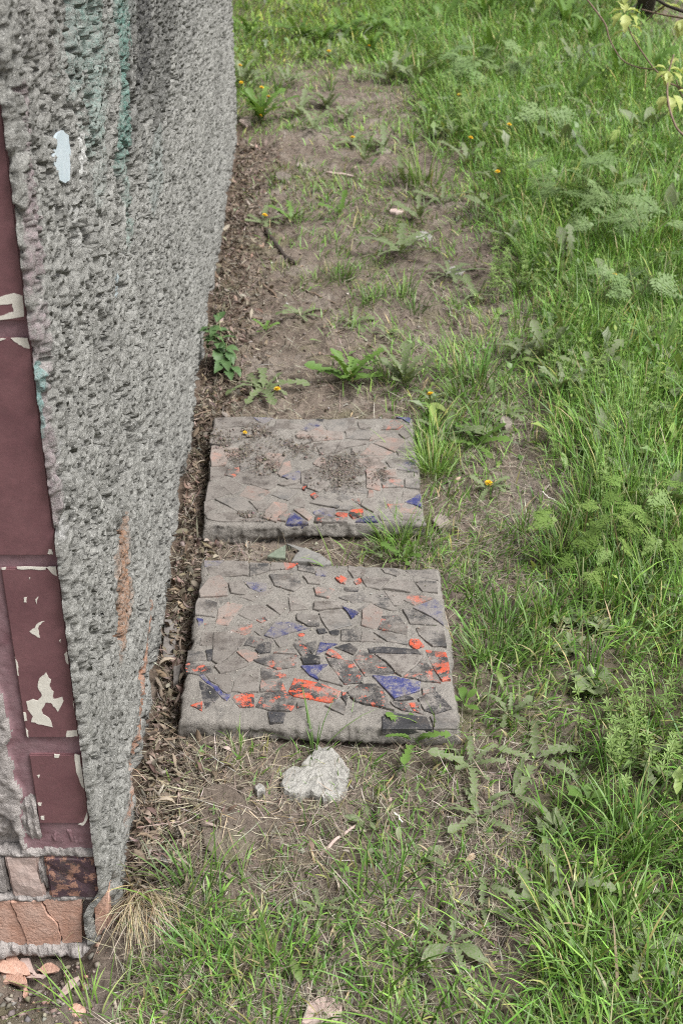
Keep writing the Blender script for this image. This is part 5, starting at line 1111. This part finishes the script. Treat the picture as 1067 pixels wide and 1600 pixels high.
tag(join('brick_crumbs', [crumbs(x, y, gh(x, y)+sz*.3, sz, pal(n, [(.36, .22, .165), (.28, .235, .20), (.20, .17, .14), (.36, .33, .30)], [1.5, 3, 4, .6], .12))], M['litter']), 'crumbled brick and mortar in the hollow under the wall corner', 'rubble')
# ------------------------------------------------------------------ maple sapling and trees beyond
def at_d(px, py, dep):
    dx, dy, dz = ray(px, py); k = dep/(dy*CP-dz*SP); return Vector((dx*k, dy*k, CH+dz*k))
root_p = Vector((1.75, 3.75, float(gh(1.75, 3.75)))); sap = empty('maple_sapling', root_p, 'young maple with pale fresh leaves on thin twigs at the upper right', 'sapling')
def twig(pts, r0, r1, mat='bark', ns=6):
    P_ = [Vector(p)-root_p for p in pts]; fine = []
    for i in range(len(P_)-1):                                   # Catmull-Rom
        a, b, c_, d = P_[max(i-1, 0)], P_[i], P_[i+1], P_[min(i+2, len(P_)-1)]
        for k in range(5):
            t = k/5; fine.append(.5*((2*b)+(c_-a)*t+(2*a-5*b+4*c_-d)*t*t+(3*b-a-3*c_+d)*t**3))
    fine.append(P_[-1]); return tubeo('branch', fine, r0, r1, M[mat], sap, ns)
DPT = 3.7
def T(*pix): return [at_d(px, py, DPT+dd) for px, py, dd in pix]
trunk_top = at_d(1130, 40, DPT)
twig([root_p, root_p.lerp(trunk_top, .5)+Vector((.06, 0, 0)), trunk_top, trunk_top+Vector((.1, .1, .7)), trunk_top+Vector((.05, .2, 1.5))], .014, .006, 'darkbark', 8)
twig([trunk_top]+T((1067, 18, .0), (1040, 8, .05), (1015, -8, .1)), .006, .004, 'darkbark')
twig(T((1130, 250, 0), (1067, 211, 0), (1050, 185, .0), (1042, 150, .02), (1044, 115, .03), (1052, 85, .03)), .0042, .0022)
twig([trunk_top]+T((1090, 150, .1), (1067, 139, .1), (1045, 130, .1)), .004, .003)
twig(T((1075, 165, .1), (1060, 140, .1), (1056, 125, .1)), .0026, .002)
twig(T((1045, 130, .1), (1022, 108, .1), (1005, 85, .08), (990, 62, .05), (980, 40, .04), (975, 25, .02)), .0026, .0016)
twig(T((1020, 108, .1), (995, 105, .2), (970, 92, .25), (952, 62, .25), (945, 38, .25), (925, 10, .3), (905, -15, .3)), .0020, .0028)
twig([trunk_top]+T((1065, 28, .1), (1030, 22, .15), (1000, 14, .2)), .004, .002)
twig(T((1040, 8, .05), (1022, 20, .1), (1008, 34, .12)), .003, .0016)
def mleaf(px, py, dd, L, az, pitch, roll=0, mat='maple'):
    inst('leaf', MP[int(px) % 2], M[mat], sap, at_d(px, py, DPT+dd)-root_p, (pitch, roll, az), L)
for i, a in enumerate([(975, 20, .02, .042, 0, .8), (975, 14, .02, .045, .6, .5), (976, 16, .02, .055, 1.5, -.2), (978, 17, .02, .05, -1.4, -.1), (972, 20, .02, .052, 2.2, -.7), (980, 20, .03, .052, -2.2, -.7), (976, 22, .02, .06, 3.1, -.9), (975, 8, .02, .045, -.3, .9),
          (984, 42, .04, .045, -1.3, -.3), (976, 50, .05, .05, 1.4, -.4), (1043, 112, .03, .05, 1.8, -.5), (1045, 110, .03, .05, 2.6, -.9), (1042, 112, .03, .05, 3.2, -.9), (1046, 108, .03, .055, -1.4, -.3), (1048, 112, .03, .055, -2.1, -.7), (1040, 108, .03, .045, 1.3, .1), (1046, 104, .03, .04, -.6, .5),
          (1044, 150, .03, .06, 3.3, -.9), (1050, 148, .05, .06, -2.4, -.8), (1038, 150, .05, .05, 2.5, -.8), (1058, 142, .05, .055, -1.6, -.4), (1062, 110, .08, .06, -1.2, -.2), (1065, 118, .08, .05, -2.3, -.7), (1060, 98, .08, .04, .8, .2), (1062, 12, .05, .06, 1.4, -.1), (1066, 30, .05, .06, 2.6, -.9), (1062, 33, .05, .05, 3.2, -.8), (1070, 8, .05, .05, .5, .3), (1050, 8, .1, .05, 1.5, -.2)]):
    mleaf(*a)
for k in range(60):                                              # the part of the sapling above the picture
    rr = random.Random(500+k); t = rr.random(); p = trunk_top+Vector((.1, .1, .15+1.2*t))+Vector((rr.gauss(0, .25), rr.gauss(0, .25), 0))
    inst('leaf', MP[k % 2], M['maple'], sap, p-root_p, (rr.uniform(-.8, .3), rr.uniform(-.4, .4), rr.uniform(0, 6.28)), .07)
for q in range(4):
    rr = random.Random(q); b = trunk_top+Vector((.08, .1, .2+.3*q)); twig([b, b+Vector((rr.uniform(-.3, .3), rr.uniform(-.3, .3), .2)), b+Vector((rr.uniform(-.5, .5), rr.uniform(-.5, .5), .4))], .004, .0015)
# tree whose dark trunk shows at the top right
def tree(px, py, dx_, r0, H, label, nleaf, seed):
    p = ground_pt(px, py); root = empty('tree', p, label, 'tree'); rr = random.Random(seed)
    pts = [Vector((.05*math.sin(k*1.3), .04*math.cos(k*1.7), H*k/9-.05)) for k in range(10)]
    tr = tubeo('trunk', pts, r0, r0*.35, M['darkbark'], root, 12)
    tips = []
    for k in range(11):
        b = pts[4+k % 6]; a = rr.uniform(0, 6.28); L = rr.uniform(.7, 1.5); e = b+Vector((math.cos(a)*L, math.sin(a)*L, rr.uniform(.3, .9)))
        tubeo('limb', [b, b.lerp(e, .5)+Vector((0, 0, -.05)), e], r0*.3, r0*.08, M['darkbark'], tr, 6); tips += [b.lerp(e, t) for t in (.5, .7, .85, 1)]
    n = nleaf; r_ = np.random.default_rng(seed); c = np.array(tips)[r_.integers(0, len(tips), n)]+r_.normal(0, .22, (n, 3))
    ph, tl = r_.uniform(0, 6.28, n), r_.normal(0, .6, n); sz = r_.uniform(.05, .09, n)
    base_ = np.array([(0, 0, 0), (.5, .35, 0), (1, 0, -.1), (.5, -.35, 0)]); P_ = np.zeros((n, 4, 3))
    for i, (a, b, e) in enumerate(base_):
        P_[:, i, 0] = (a*np.cos(tl)*np.cos(ph)-b*np.sin(ph))*sz; P_[:, i, 1] = (a*np.cos(tl)*np.sin(ph)+b*np.cos(ph))*sz; P_[:, i, 2] = (a*np.sin(tl)+e)*sz
    P_ += c[:, None, :]; link('crown', mesh_np('crown', P_.reshape(-1, 3), np.arange(4*n).reshape(-1, 4)), M['parsley'], root)
tree(1004, 30, 0, .055, 4.6, 'dark thin tree trunk on bare soil at the top right', 2600, 3)
